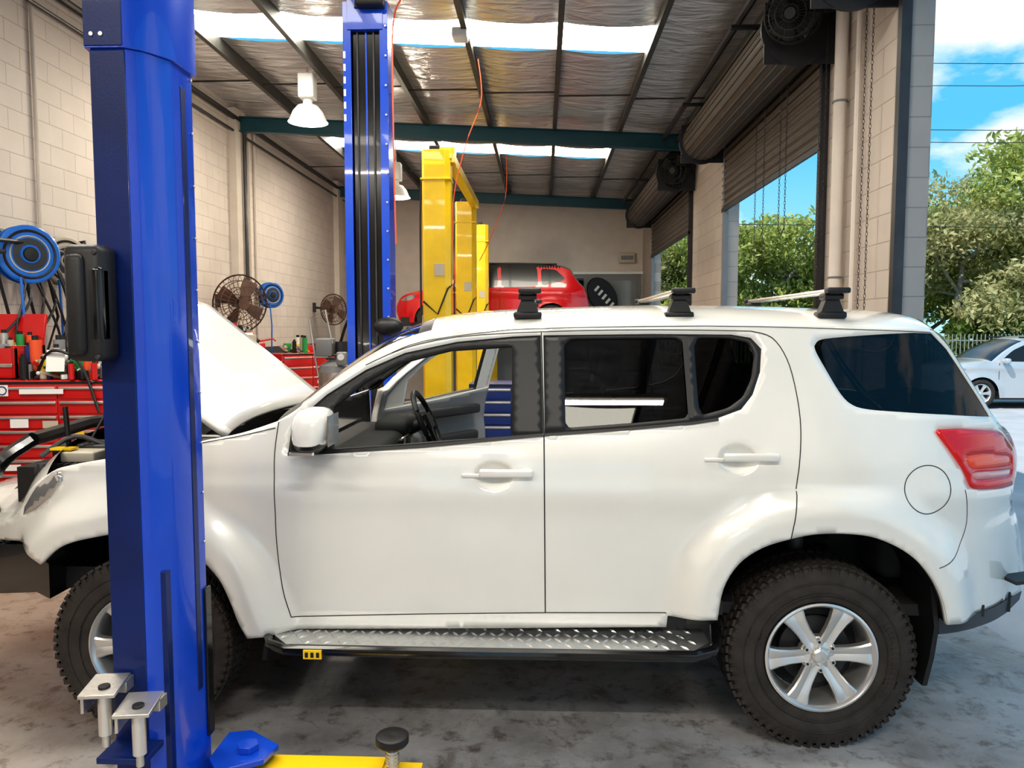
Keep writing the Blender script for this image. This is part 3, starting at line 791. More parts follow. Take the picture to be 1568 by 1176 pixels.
nt.links.new(n1.outputs['Fac'], bp.inputs['Height']); nt.links.new(bp.outputs['Normal'], b.inputs['Normal'])
r1 = nt.nodes.new('ShaderNodeValToRGB'); e = r1.color_ramp.elements; e[0].color = (.72, .70, .71, 1); e[1].color = (.93, .94, .97, 1); e[0].position = .3; e[1].position = .7
nt.links.new(n1.outputs['Fac'], r1.inputs['Fac']); nt.links.new(r1.outputs['Color'], b.inputs['Base Color'])
FOIL = m
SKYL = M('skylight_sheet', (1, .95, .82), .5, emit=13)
bands = [(YF, -3.0, 0), (-3.0, -2.2, 1), (-2.2, 2.8, 0), (2.8, 3.6, 1), (3.6, 8.4, 0), (8.4, 9.2, 1), (9.2, 13.95, 0), (13.95, 14.75, 1), (14.75, YB+.2, 0)]
c = P('ceiling'); sk = P('skylight_sheets')
pur = [XL]+[1.17+1.0*i for i in range(-5, 2)]+[XR]
for (a, b_, s) in bands:
    for i in range(len(pur)-1):
        x0, x1 = pur[i], pur[i+1]
        is_sky = s and x0 > -4.2 and x1 < 2.0
        N = 6; vs = []
        for q in range(N+1):
            x = x0+(x1-x0)*q/N; sag = 0 if is_sky else .035*4*(q/N)*(1-q/N)
            for y in (a, b_): vs.append((x, y, zr(x)-sag))
        (sk if is_sky else c).add(vs, [(2*q, 2*q+1, 2*q+3, 2*q+2) for q in range(N)], SKYL if is_sky else FOIL)
c.build(); sk.build(smooth=False)
pp = P('purlins')
for x in pur[1:-1]:
    z = zr(x)-.09
    pp.bb((x-.008, YF, z-.09), (x+.008, YB, z+.085), PURL); pp.bb((x-.03, YF, z-.095), (x+.03, YB, z-.085), PURL)
for y in (5.0, 10.6, 16.2):
    for i in range(len(pur)-1): pp.bb((pur[i], y-.01, zr(pur[i])-.13), (pur[i+1], y+.01, zr(pur[i])-.11), PURL)
pp.build(smooth=False)
def beam(name, y):
    q = P(name)
    dz = zr(XL)-zr(XR); ang = math.atan(dz/(XR-XL)); L = (XR-XL)/cos(ang)
    zc = (zr(XL)+zr(XR))/2-.28
    q.box(((XL+XR)/2, y, zc), (L, .012, .22), TEAL, (0, ang, 0))
    q.box(((XL+XR)/2, y, zc+.11), (L, .12, .014), TEAL, (0, ang, 0)); q.box(((XL+XR)/2, y, zc-.11), (L, .12, .014), TEAL, (0, ang, 0))
    return q.build(smooth=False)
beam('roof_beam', 12.2); beam('roof_beam', 18.2); beam('roof_beam', 1.0)
SLAT = M('roller_slats', (.085, .073, .062), .5, metal=.1, var=.1)
def roller(name, y0, y1, zb, rd=.25):
    q = P(name); vs = []; n = int((4.25-zb)/.0125)
    for i in range(n+1):
        z = zb+i*.0125; xo = .012*sin(2*pi*z/.09)
        vs += [(XR-.06+xo, y0-.05, z), (XR-.06+xo, y1+.05, z)]
    q.add(vs, [(2*i, 2*i+1, 2*i+3, 2*i+2) for i in range(n)], SLAT)
    q.bb((XR-.075, y0-.05, zb-.04), (XR-.045, y1+.05, zb+.01), DARKST)
    for tlv in range(22):
        a = 2*pi*tlv/22
        q.tube([(XR-.33+(rd+.002)*cos(a), y0-.1, 4.28+(rd+.002)*sin(a)), (XR-.33+(rd+.002)*cos(a), y1+.1, 4.28+(rd+.002)*sin(a))], .013, SLAT, 6)
    q.lathe([(.001, -.15), (rd, -.15), (rd, y1-y0+.15), (.001, y1-y0+.15)], (XR-.33, y0, 4.28), (0, 1, 0), SLAT, 40)
    for y in (y0-.17, y1+.17):
        q.bb((XR-.6, y-.008, 4.0), (XR, y+.008, 4.5), DARKST); q.lathe([(.001, -.02), (.3, -.02), (.3, .02), (.001, .02)], (XR-.33, y, 4.28), (0, 1, 0), DARKST, 32)
    for y in (y0, y1): q.bb((XR-.07, y-.05, 0), (XR-.002, y+.01, 4.2), DARKST if y == y0 or zb > 4 else GREY)
    return q.build(ang=50)
roller('door_1', .2, 5.42, 4.15, .2); roller('door_2', 6.9, 10.45, 3.36); roller('door_3', 12.9, 17.2, 3.36)
q = P('downpipe'); q.tube([(XR-.07, 6.42, 0.0), (XR-.07, 6.42, 4.6)], .05, CREAM, 16); q.tube([(XR-.05, 6.12, 0), (XR-.05, 6.12, 4.6)], .022, CREAM)
for z in (.8, 2.2, 3.6): q.ring((XR-.07, 6.42, z), .054, .008, GREY, 'Z', 24, 6)
q.build()
def chain(name, x, y, z0, z1, gap=.12):
    q = P(name); n = int((z1-z0)/.032)
    for s in (0, 1):
        for i in range(n):
            z = z0+i*.032; xx = x; yy = y+s*gap
            pts = []
            for k in range(8):
                a = 2*pi*k/8; u, w_ = .007*cos(a), .020*sin(a)
                pts.append((xx+(u if i % 2 else 0), yy+(0 if i % 2 else u), z+w_))
            q.tube(pts, .0022, DARKST, 4, True)
    q.tube([(x, y, z0), (x, y+gap/2, z0-.05), (x, y+gap, z0)], .005, DARKST, 5)
    return q.build(smooth=True)
chain('door_chain', XR-.12, 6.6, .9, 4.3, .13); chain('door_chain', XR-.1, 5.75, .9, 4.3, .12); chain('door_chain', 2.2, 7.2, 2.7, 4.0, .18); chain('door_chain', 2.2, 7.9, 2.5, 4.0, .3)
q = P('ceiling_pipes')
for (x, z, r) in ((2.25, 4.75, .05), (2.05, 4.65, .03), (1.85, 4.7, .04), (-4.8, 5.05, .04), (-4.82, 4.85, .02)):
    q.tube([(x, YF, z), (x, 18.9, z)], r, DARKST, 8)
for y in (5, 7.5, 10, 12.5, 15, 17.5): q.bb((1.75, y-.03, 4.58), (2.44, y+.03, 4.61), DARKST)
q.build()
q = P('trim_1')
for y in (12.2, 18.2): q.bb((XL, y-.2, 0), (XL+.12, y+.2, 5.2), CREAM)
q.build(smooth=False)
q = P('wall_conduits')
for y in (12.75, 13.0, 7.35): q.tube([(XL+.03, y, 1.5), (XL+.03, y, 5.2)], .02, CREAM)
q.tube([(XL+.16, 12.25, 2.2), (XL+.16, 12.25, 5.0)], .03, DARKST)
q.tube([(XL+.04, 5.2, 2.65), (XL+.04, 8.6, 2.65)], .025, DARKST); q.tube([(XL+.1, 5.2, 2.5), (XL+.3, 6.8, 2.55), (XL+.06, 8.6, 2.45)], .02, DARKST)
q.tube([(XL+.16, 12.25, 4.85), (XL+.3, 12.25, 5.0), (XL+.6, 12.25, 5.02)], .03, DARKST)
q.build()
q = P('office_window')
a = onY(880, 412, YB-.04); b_ = onY(980, 500, YB-.04)
q.bb((-2.6, YB-.05, 0), (a[0], YB, 3.1), M('grey_panel', (.30, .31, .32), .5)); q.bb((a[0], YB-.05, 0), (b_[0], YB, 3.1), GREY)
q.bb((a[0]+.1, YB-.07, 1.2), (b_[0]-.1, YB-.05, 2.95), M('office_glass', (.25, .28, .28), .1))
q.bb((a[0]-.05, YB-.09, 3.1), (b_[0]+.05, YB, 3.16), WHT)
for i in range(4): q.bb((-2.4+i*.9, YB-.07, 2.5), (-1.7+i*.9, YB-.05, 3.0), DARKST if i % 2 else GREY)
q.build(smooth=False)
q = P('feather_banner'); c_ = onY(922, 452, 18.85)
q.lathe([(.001, 0), (.34, 0), (.36, .02), (.34, .05), (.001, .05)], (c_[0], 18.9, c_[1]), (.1, -1, 0), BLK, 36)
q.v = [Vector((v.x+(v.z-c_[1])*-.35, v.y, c_[1]+(v.z-c_[1])*1.2)) for v in q.v]
for i in range(5): q.box((c_[0]-.13+.09*i, 18.83, c_[1]+.16-.10*i), (.06, .01, .15), WHT, (0, .7, 0))
q.tube([(c_[0]-.3, 18.96, 0), (c_[0]-.34, 18.97, c_[1])], .02, BLK)
q.build()
q = P('power_boxes')
for px in (524, 539):
    c_ = onY(px, 385, YB-.05); q.rbox((c_[0], YB-.06, c_[1]), (.16, .1, .3), .015, BEIGE)
c_ = onY(960, 395, YB-.05); q.rbox((c_[0], YB-.06, c_[1]), (.4, .1, .25), .02, BEIGE); q.bb((c_[0]-.15, YB-.12, c_[1]-.05), (c_[0]+.15, YB-.1, c_[1]+.05), GREY)
q.build()
LGLOW = M('lamp_glow', (1, .85, .6), .5, emit=8)
def lamp(name, x, y, z, pw=90):
    q = P(name); t = zr(x)-.1
    q.tube([(x, y, t), (x, y, z+.5)], .01, STEEL); q.rbox((x, y, z+.42), (.2, .2, .3), .02, WHT)
    q.cyl((x, y, z+.18), (x, y, z+.28), .06, WHT)
    q.lathe([(.07, .2), (.13, .18), (.19, .11), (.235, 0), (.25, -.02), (.235, -.015), (.18, .1), (.06, .17)], (x, y, z), (0, 0, 1), WHT, 36)
    q.sph((x, y, z+.08), .07, LGLOW, 16, (1, 1, 1.3))
    o = q.build()
    l = bpy.data.lights.new(name+'_bulb', 'POINT'); l.energy = pw; l.color = (1, .88, .70); l.shadow_soft_size = .1
    lo = bpy.data.objects.new('bulb', l); COL.objects.link(lo); lo.parent = o; lo.location = (x, y, z-.06)
lamp('high_bay_lamp', -3.0, 9.9, 4.42, 130); lamp('high_bay_lamp', -2.55, 13.4, 4.05, 130)
TUBEM = M('fluorescent_fill_tube', (1, .93, .82), .5, emit=5)
def fill_batten(x, y, z, pw):
    q = P('fluorescent_fill_batten'); q.rbox((x, y, z+.05), (1.5, .16, .06), .01, WHT)
    for d in (-.045, .045): q.cyl((x-.7, y+d, z), (x+.7, y+d, z), .014, TUBEM, 10)
    for d in (-.6, .6): q.tube([(x+d, y, z+.08), (x+d, y, zr(x)-.2)], .006, STEEL)
    o = q.build(); l = bpy.data.lights.new('batten_fill_light', 'AREA'); l.shape = 'RECTANGLE'; l.size = 1.4; l.size_y = .12; l.energy = pw; l.color = (1, .93, .84)
    lo = bpy.data.objects.new('tube_fill_light', l); COL.objects.link(lo); lo.parent = o; lo.location = (x, y, z-.02)
fill_batten(-3.3, 4.4, 4.4, 55); fill_batten(.4, 4.6, 4.4, 60); fill_batten(-3.0, -1.0, 4.3, 80); fill_batten(.6, -1.0, 4.3, 105); fill_batten(-1.0, -4.6, 4.3, 70)  # out-of-view battens added as fill light for the interior
q = P('ceiling_junction_box'); q.rbox((-.88, 8.3, 4.86), (.16, .22, .1), .02, WHT); q.build()

# ================================================================== LIFT POSTS
def post_profile(cx, y0, hw, d, s):
    ch = .06
    o = [(-hw, d*1.0), (-hw, ch), (-hw+.03, 0), (hw-ch, 0), (hw, ch), (hw, d), (hw-.06, d), (hw-.06, d-.012), (hw-.014, d-.012), (hw-.014, ch+.01), (hw-ch-.01, .014), (-hw+.035, .014), (-hw+.014, ch+.01), (-hw+.014, d-.012), (-hw+.06, d-.012), (-hw+.06, d)]
    pts = [(cx+x, y0+s*y) for x, y in o]
    if s < 0: pts.reverse()
    return pts
q = P('vehicle_lift_post')
def near_prof(g):
    o = [(-1.428-g, 2.69), (-1.428-g, 2.45), (-1.420-g, 2.42-g), (-1.308, 2.42-g), (-1.268, 2.45-g), (-1.222+g, 2.53), (-1.222+g, 2.69+g), (-1.27, 2.69+g), (-1.27, 2.675), (-1.236, 2.675), (-1.236, 2.54), (-1.278, 2.464), (-1.314, 2.434), (-1.414, 2.434), (-1.414, 2.675), (-1.38, 2.675), (-1.38, 2.69)]
    return o
q.prism(near_prof(0), .0, 2.66, BLUE)
q.prism(near_prof(.012), 2.66, 4.3, BLUE)
q.bb((-1.5, 2.3, 0), (-1.1, 2.85, .02), BLUE)
q.bb((-1.4205, 2.416, .03), (-1.309, 2.4195, 2.655), NAVY); q.bb((-1.431, 2.404, 2.665), (-1.309, 2.4075, 4.28), NAVY)  # thin sheets that paint shade onto the post's front plate
for x in (-1.405, -1.375): q.cyl((x, 2.400, 2.70), (x, 2.404, 2.70), .008, STEEL, 8)
for i in range(22): q.cyl((-1.221, 2.675, .3+i*.18), (-1.214, 2.675, .3+i*.18), .005, STEEL, 6)
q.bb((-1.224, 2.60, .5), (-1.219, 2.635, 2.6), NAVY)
q.rbox((-1.41, 2.36, 1.865), (.12, .11, .36), .025, BLK)
q.rbox((-1.425, 2.32, 1.86), (.06, .07, .31), .02, BLK); q.rbox((-1.375, 2.335, 1.86), (.05, .06, .24), .015, BLKG)
for z in (1.70, 2.02): q.cyl((-1.365, 2.30, z), (-1.365, 2.31, z), .008, DARKST, 8)
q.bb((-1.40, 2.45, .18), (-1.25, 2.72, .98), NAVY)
q.bb((-1.221, 2.66, .30), (-1.212, 2.705, .85), BLKG)
for (x, y, z) in ((-1.40, 2.33, .645), (-1.275, 2.30, .60)):
    q.box((x, y, z), (.11, .14, .012), STEEL, (.06, 0, .15)); q.box((x-.05, y-.0, z-.035), (.010, .12, .06), STEEL, (0, 0, .15))
    q.box((x, y+.06, z-.02), (.10, .05, .04), STEEL)
    q.cyl((x+.01, y-.02, z-.15), (x+.01, y-.02, z), .021, ALU, 20); q.cyl((x+.01, y-.02, z-.19), (x+.01, y-.02, z-.15), .012, STEEL, 12)
    q.cyl((x+.01, y-.02, z), (x+.01, y-.02, z+.012), .018, BLK, 14)
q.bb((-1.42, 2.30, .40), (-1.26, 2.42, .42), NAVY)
q.build(bevel=.003)
q = P('vehicle_lift_arm')
pl_ = [(-1.20, 2.62), (-1.14, 2.54), (-1.0, 2.62), (-.98, 2.72), (-1.12, 2.82), (-1.20, 2.8)]
q.prism(pl_, .22, .24, BLUE); q.prism(pl_, .11, .13, BLUE)
q.cyl((-1.08, 2.68, .09), (-1.08, 2.68, .26), .03, STEEL); q.cyl((-1.08, 2.68, .24), (-1.08, 2.68, .265), .04, BLUE, 6)
q.bb((-1.06, 2.62, .13), (-.58, 2.74, .19), YEL); q.bb((-.9, 2.635, .135), (-.44, 2.725, .18), YEL)
q.cyl((-.545, 2.68, .17), (-.545, 2.68, .27), .022, STEEL); q.lathe([(.001, 0), (.03, 0), (.054, .012), (.060, .02), (.060, .045), (.05, .05), (.001, .044)], (-.545, 2.68, .262), (0, 0, 1), BLK, 32)
for i in range(5): q.ring((-.545, 2.68, .20+i*.013), .023, .003, STEEL, 'Z', 16, 5)
q.bb((-1.19, 2.58, .02), (-1.12, 2.8, .11), BLUE)
q.build(bevel=.003)
q = P('vehicle_lift_post')
pr = post_profile(-1.30, 5.98, .165, .27, -1)
q.prism(pr, 0, 4.15, BLUE)
q.bb((-1.40, 5.75, .05), (-1.20, 5.86, 4.0), BLKG)
for x in (-1.365, -1.30, -1.245): q.bb((x-.006, 5.735, .1), (x+.006, 5.75, 4.1), BLUE if x == -1.30 else DARKST)
q.bb((-1.43, 5.70, 3.95), (-1.17, 5.99, 4.16), BLUE); q.rbox((-1.25, 5.68, 4.17), (.2, .14, .16), .02, BLK); q.tube([(-1.36, 5.7, 4.1), (-1.36, 5.68, 4.24), (-1.2, 5.68, 4.26)], .015, BLK)
for i in range(18): q.cyl((-1.148, 5.69, .4+i*.21), (-1.148, 5.70, .4+i*.21), .008, STEEL, 6)
q.bb((-1.1, 5.3, .4), (-1.5, 5.7, .5), BLUE)
q.sph((-1.12, 5.55, 1.80), .11, BLK, 20, (1, .7, .6)); q.box((-1.16, 5.65, 1.76), (.1, .12, .06), BLK)
q.bb((-1.55, 5.6, 0), (-1.05, 6.15, .02), BLUE)
for i in range(6): q.bb((-1.462, 5.707, 3.3+i*.09), (-1.445, 5.7095, 3.35+i*.09), WHT)
q.build(bevel=.003)
def ypost(name, x, y, h):
    q = P(name); q.prism(post_profile(x, y, .17, .26, 1), 0, h, YEL); q.bb((x-.18, y-.01, h-.35), (x+.18, y+.28, h-.33), YEL)
    q.bb((x-.3, y-.1, 0), (x+.3, y+.35, .02), YEL); q.rbox((x-.02, y+.1, h+.02), (.12, .12, .07), .01, BLK)
    q.bb((x-.1, y+.2, .2), (x+.1, y+.32, 1.7), YEL)
    q.tube([(x-.17, y+.1, h), (x-.2, y+.1, h-.8), (x-.19, y+.05, 1.8)], .012, BLK)
    q.tube([(x-.15, y-.02, 2.1), (x+.02, y-.03, 1.95), (x+.14, y-.02, 2.25), (x+.17, y+.1, 2.3)], .012, BLK)
    q.bb((x-.02, y-.006, 2.4), (x+.1, y-.001, 2.55), BEIGE)
    return q.build(bevel=.004)
ypost('yellow_lift_post', -1.27, 9.15, 3.88); ypost('yellow_lift_post', -1.3, 12.9, 3.88); ypost('yellow_lift_post', -1.3, 15.9, 3.9)
q = P('lift_crossover'); q.bb((-1.2, 9.2, 3.78), (-1.08, 13.0, 3.90), YEL); q.bb((-1.25, 9.22, 3.74), (-1.05, 9.4, 3.92), YEL); q.build(bevel=.003)
q = P('red_car_lift_arms')
q.bb((-2.2, 16.7, 1.5), (-2.08, 18.3, 1.6), YEL); q.bb((-.2, 16.7, 1.5), (-.08, 18.3, 1.6), YEL); q.bb((-2.2, 16.35, 1.5), (-.08, 16.5, 1.6), YEL)
for x in (-2.14, -.14):
    for y in (16.9, 18.1): q.cyl((x, y, 1.6), (x, y, 1.8), .05, BLK)
q.bb((-2.2, 16.4, 1.5), (-2.08, 16.8, 1.6), YEL); q.bb((-.2, 16.4, 1.5), (-.08, 16.8, 1.6), YEL)
q.bb((-1.35, 18.5, 0), (-1.1, 18.8, 3.3), YEL); q.bb((-1.3, 18.2, 1.5), (-1.15, 18.6, 1.6), YEL)
q.build(bevel=.003)

# ================================================================== WORKSHOP ITEMS
def fan(name, c, d, R, bracket, BRKT=BRKT):
    q = P(name); n = 28
    for s_, hh in ((1, .0), (.8, .06), (.55, .09), (.3, .1)):
        for sg in (1, -1):
            pts = [(R*s_*cos(2*pi*k/32), R*s_*sin(2*pi*k/32), sg*hh) for k in range(32)]
            q.tube(pts, .006 if s_ < 1 else .012, BRKT, 5, True)
    for k in range(n):
        a = 2*pi*k/n
        for sg in (1, -1):
            q.tube([(R*t*cos(a), R*t*sin(a), sg*z) for t, z in ((1, 0), (.8, .06), (.5, .095), (.2, .105))], .004, BRKT, 4)
    q.cyl((0, 0, -.16), (0, 0, .08), .07, BLK); q.cyl((0, 0, .1), (0, 0, .115), R*.2, BRKT)
    for k in range(4):
        a = 2*pi*k/4+.4; ca, sa = cos(a), sin(a)
        vs = []
        for r, w_ in ((.06, .04), (R*.5, .11), (R*.88, .13)):
            for u, zz in ((-1, .03), (1, -.03)): vs.append((r*ca-u*w_*sa*.8, r*sa+u*w_*ca*.8, zz))
        q.add(vs, [(0, 1, 3, 2), (2, 3, 5, 4)], BRKT)
    rot = Vector((0, 0, 1)).rotation_difference(Vector(d).normalized()).to_matrix().to_4x4()
    q.xform(Matrix.Translation(c)@rot)
    q.tube([c, bracket], .025, DARKST); q.box(bracket, (.06, .06, .2), DARKST)
    return q.build()
def onX(px, py, X):
    xn = (px-784)/F; yn = (py-588)/F; k = cP-yn*sP
    rX = xn*cY-k*sY; rY = xn*sY+k*cY; t = X/rX
    return (X, t*rY, CAM_H+t*(-sP-yn*cP))
c1 = onX(368, 465, -4.45); fan('wall_fan', c1, (.75, -.65, -.1), .42, (XL+.03, c1[1]+.2, c1[2]+.05))
c1 = onX(511, 474, -4.4); fan('wall_fan', c1, (.75, -.65, 0), .32, (XL+.03, c1[1]+.2, c1[2]+.05))
fan('wall_fan', (2.0, 6.45, 4.3), (-.5, -.85, -.25), .22, (2.41, 6.6, 4.4), BLK)
fan('wall_fan', (2.1, 12.6, 4.3), (-.5, -.85, -.2), .26, (2.41, 12.7, 4.4), BLK)
def reel(name, c, R, col, d=(1, -.35, 0)):
    q = P(name)
    q.lathe([(.001, .07), (R*.3, .075), (R*.34, .06), (R*.95, .055), (R, .045), (R, .03), (R*.6, .03), (R*.55, -.06), (R, -.06), (R, -.08), (.001, -.08)], (0, 0, 0), (0, 0, 1), col, 44)
    q.lathe([(.001, .095), (R*.22, .09), (R*.26, .07)], (0, 0, 0), (0, 0, 1), BLK, 28)
    q.lathe([(R*.28, .066), (R*.55, .062)], (0, 0, 0), (0, 0, 1), DARKST, 36)
    q.ring((0, 0, .058), R*.62, .006, BEIGE, 'Z', 40, 5); q.ring((0, 0, .058), R*.8, .012, BLK, 'Z', 40, 5)
    for i in range(5): q.ring((0, 0, -.05+i*.018), R*.8, .011, BLK, 'Z', 36, 6)
    rot = Vector((0, 0, 1)).rotation_difference(Vector(d).normalized()).to_matrix().to_4x4()
    q.xform(Matrix.Translation(c)@rot)
    q.tube([(c[0], c[1]-R-.02, c[2]), (c[0]-.1, c[1]-R-.05, c[2]), (XL+.02, c[1]-R*.6, c[2]+.1)], .02, DARKST)
    q.bb((XL+.001, c[1]-.1, c[2]-.1), (c[0]-.08, c[1]+.1, c[2]+.1), DARKST)
    q.tube([(c[0]+.02, c[1]-R*.5, c[2]-R*.8), (c[0]+.05, c[1]-R*.6, c[2]-R-.3), (c[0]+.02, c[1]-R*.4, c[2]-R-.8)], .012, REELB)
    return q.build()
reel('hose_reel', onX(42, 390, -4.62), .26, REELB, (.8, -.55, 0)); reel('hose_reel', onX(98, 400, -4.72), .24, BEIGE, (.9, -.4, 0)); reel('hose_reel', onX(415, 452, -4.68), .22, REELB, (.7, -.6, 0))
q = P('air_hoses')
random.seed(3)
for i in range(14):
    a = onX(4+i*10, 350+random.random()*60, -4.75)
    q.tube(catmull([a, (a[0]+.15, a[1]+.05, a[2]-.4), (a[0]+.1+.1*random.random(), a[1]+.4*random.uniform(-1, 1), a[2]-.9), (a[0]+.2, a[1]+.2, a[2]-1.3)], 5), .012, random.choice([BLK, BLK, REELB, DARKST]))
for y in (5.6, 6.3, 7.0, 7.7): q.tube([(XL+.01, y, 2.62), (XL+.25, y, 2.66), (XL+.27, y, 2.5)], .015, DARKST)
for i in range(6):
    y = 5.9+i*.35; q.tube([(XL+.08, y, 2.45), (XL+.1, y+.15, 1.9), (XL+.12, y-.1, 1.5)], .014, BLK)
q.build()
def chest(name, c, w_, d, h, n, mat, rz=0, stickers=False):
    """drawer cabinet, front faces local -Y; c = bottom centre"""
    q = P(name); q.rbox((0, 0, h/2), (w_, d, h), .012, mat)
    hh = (h-.1)/n
    for i in range(n):
        zc = .06+hh*(i+.5)
        for (xc, ww) in ((-w_*.17, w_*.6), (w_*.31, w_*.33)):
            q.rbox((xc, -d/2-.008, zc), (ww, .016, hh-.014), .004, mat); q.rbox((xc, -d/2-.022, zc+hh*.3), (ww*.98, .016, .022), .004, STEEL)
    q.box((0, -d/2-.004, h-.02), (w_*.98, .01, .02), BLK)
    for x in (-w_*.42, w_*.42):
        for y in (-d*.35, d*.35): q.cyl((x, y, -.06), (x, y, .02), .03, BLK)
    q.box((w_*.3, -d/2-.02, h*.62), (.12, .004, .05), WHT); q.box((-w_*.2, -d/2-.02, h*.45), (.16, .004, .05), WHT)
    if stickers:
        for (x, z, ww, h_, m_) in ((-.26, 1.22, .09, .09, WHT), (.04, 1.21, .34, .04, WHT), (-.14, .95, .14, .07, WHT), (.1, .94, .12, .06, BEIGE), (.3, .88, .12, .06, YEL)):
            q.box((x, -d/2-.034, z), (ww, .004, h_), m_)
        q.ring((-.26, -d/2-.037, 1.22), .033, .005, BLUC, 'Y', 24, 5)
    q.xform(Matrix.Translation((c[0], c[1], c[2]+.06))@Matrix.Rotation(rz, 4, 'Z'))
    return q.build()
chest('tool_chest', (-4.16, 6.35, 0), 1.15, .5, 1.30, 10, REDB, radians(8), True)
q = P('portable_tool_box')
q.bb((-4.82, 6.2, 1.37), (-4.38, 6.24, 1.62), REDB); q.bb((-4.82, 6.56, 1.37), (-4.38, 6.6, 1.72), REDB); q.bb((-4.82, 6.2, 1.37), (-4.79, 6.6, 1.66), REDB); q.bb((-4.41, 6.2, 1.37), (-4.38, 6.6, 1.64), REDB); q.bb((-4.82, 6.2, 1.37), (-4.38, 6.6, 1.39), REDB)
q.box((-4.6, 6.60, 1.80), (.46, .03, .22), REDB, (-.25, 0, 0)); q.bb((-4.8, 6.19, 1.46), (-4.4, 6.2, 1.49), STEEL); q.rbox((-4.6, 6.18, 1.56), (.12, .02, .03), .006, BLK)
q.build(bevel=.003)
q = P('bench_clutter')
random.seed(11)
cols = [REDB, BLUC, YEL, BLK, WHT, GREY, STEEL, ORC, BEIGE, BLK, GRN, REDB, BLK, DARKST]
def clutter(q, n, xr, yr, z0, smin=.03, smax=.1):
    for i in range(n):
        x = random.uniform(*xr); y = random.uniform(*yr); s = random.uniform(smin, smax); m = random.choice(cols)
        if i % 4 == 0: q.rbox((x, y, z0+s*.6), (s*1.6, s, s*1.2), .006, m, (0, 0, random.random()*3))
        elif i % 4 == 1: q.cyl((x, y, z0), (x, y, z0+s*2), s*.35, m, 12); q.cyl((x, y, z0+s*2), (x, y, z0+s*2.3), s*.2, BLK, 12)
        elif i % 4 == 2: q.tube([(x, y, z0+.015), (x+s*1.5, y+s, z0+.05), (x+s*2.5, y-s, z0+.03)], .012, m)
        else: q.box((x, y, z0+s*.5), (s*.3, s*2.2, s*.3), m, (random.uniform(.2, .9), 0, random.random()*3)); q.sph((x, y, z0+s*.9), s*.35, random.choice(cols), 10)
clutter(q, 80, (-4.3, -3.68), (6.12, 6.58), 1.365)
clutter(q, 30, (-4.76, -4.44), (6.26, 6.54), 1.55, .04, .1)
clutter(q, 50, (-4.34, -3.75), (6.2, 6.5), 1.43, .05, .13)
q.tube(catmull([(-4.2, 6.2, 1.4), (-4.0, 6.1, 1.6), (-3.8, 6.15, 1.5), (-3.62, 6.1, 1.1)], 5), .012, BLK)
q.box((-3.98, 6.12, 1.52), (.14, .004, .18), WHT, (-.2, 0, .2))
q.build()
def bench(name, c, w_, d, rz=0):
    q = P(name); q.box((0, 0, .92), (w_, d, .05), BEIGE); q.box((0, 0, .3), (w_*.96, d*.9, .03), DARKST)
    for x in (-w_*.46, w_*.46):
        for y in (-d*.42, d*.42): q.box((x, y, .46), (.05, .05, .92), DARKST)
    clutter(q, 40, (-w_*.44, w_*.44), (-d*.4, d*.4), .945, .06, .16)
    q.rbox((w_*.2, 0, 1.12), (.4, .3, .34), .02, REDB); clutter(q, 14, (w_*.1, w_*.3), (-.1, .1), 1.29, .05, .12)
    q.xform(Matrix.Translation(c)@Matrix.Rotation(rz, 4, 'Z')); return q.build()
bench('workbench', (-4.45, 8.3, 0), 1.6, .75, pi/2); bench('workbench', (-4.4, 14.9, 0), 2.2, .75, pi/2)
chest('tool_chest', (-4.2, 10.6, 0), 1.0, .5, 1.25, 7, REDB, radians(60)); chest('tool_chest', (-4.2, 13.0, 0), .9, .5, 1.3, 7, REDB, radians(50))
q = P('tool_chest_top'); q.rbox((-4.2, 10.6, 1.45), (.5, .38, .26), .02, REDB, (0, 0, 1.05)); q.rbox((-4.15, 10.45, 1.65), (.3, .2, .14), .02, WHT, (0, 0, .4)); clutter(q, 16, (-4.4, -4.0), (10.4, 10.8), 1.58, .06, .14)
clutter(q, 18, (-4.4, -4.0), (12.8, 13.2), 1.36, .06, .16); q.build()
q = P('parts_washer')
gx = onY(512, 560, 9.2)[0]
q.cyl((gx, 9.3, .1), (gx, 9.3, 1.25), .22, STEEL, 28); q.lathe([(.22, 0), (.2, .08), (.1, .14), (.001, .16)], (gx, 9.3, 1.25), (0, 0, 1), GREY, 28)
q.cyl((gx+.05, 9.3, 1.4), (gx+.05, 9.3, 1.62), .06, DARKST); q.rbox((gx-.12, 9.25, 1.55), (.2, .2, .22), .02, GREY)
q.tube(catmull([(gx+.05, 9.3, 1.6), (gx+.2, 9.2, 1.9), (gx+.35, 9.15, 1.6), (gx+.3, 9.1, 1.1)], 5), .018, BLK); q.tube([(gx-.2, 9.2, 1.2), (gx-.3, 9.2, 1.9), (gx-.1, 9.2, 2.0), (gx-.02, 9.2, 1.6)], .012, STEEL)
q.rbox((gx+.12, 9.1, 1.42), (.12, .1, .16), .02, GREY); q.cyl((gx+.12, 9.04, 1.44), (gx+.12, 9.06, 1.44), .04, WHT)
for i in range(5): q.ring((gx, 9.3, 1.26+i*.05), .12, .01, DARKST, 'Z', 24, 5)
for a in (0, 2.1, 4.2): q.cyl((gx+.2*cos(a), 9.3+.2*sin(a), 0), (gx+.2*cos(a), 9.3+.2*sin(a), .12), .03, BLK)
q.build()
chest('tool_cabinet', (-.42, 8.2, 0), .7, .5, 1.15, 8, BLUC); chest('tool_cabinet', (1.0, 12.0, 0), 1.2, .5, 1.1, 5, GREY)
q = P('hanging_cable'); q.tube(catmull([(-1.0, 6.6, 5.05), (-.98, 6.3, 4.7), (-1.06, 6.05, 4.35), (-1.1, 5.75, 4.0), (-1.09, 5.66, 3.2), (-1.08, 5.66, 2.4)], 6), .006, ORC, 6)
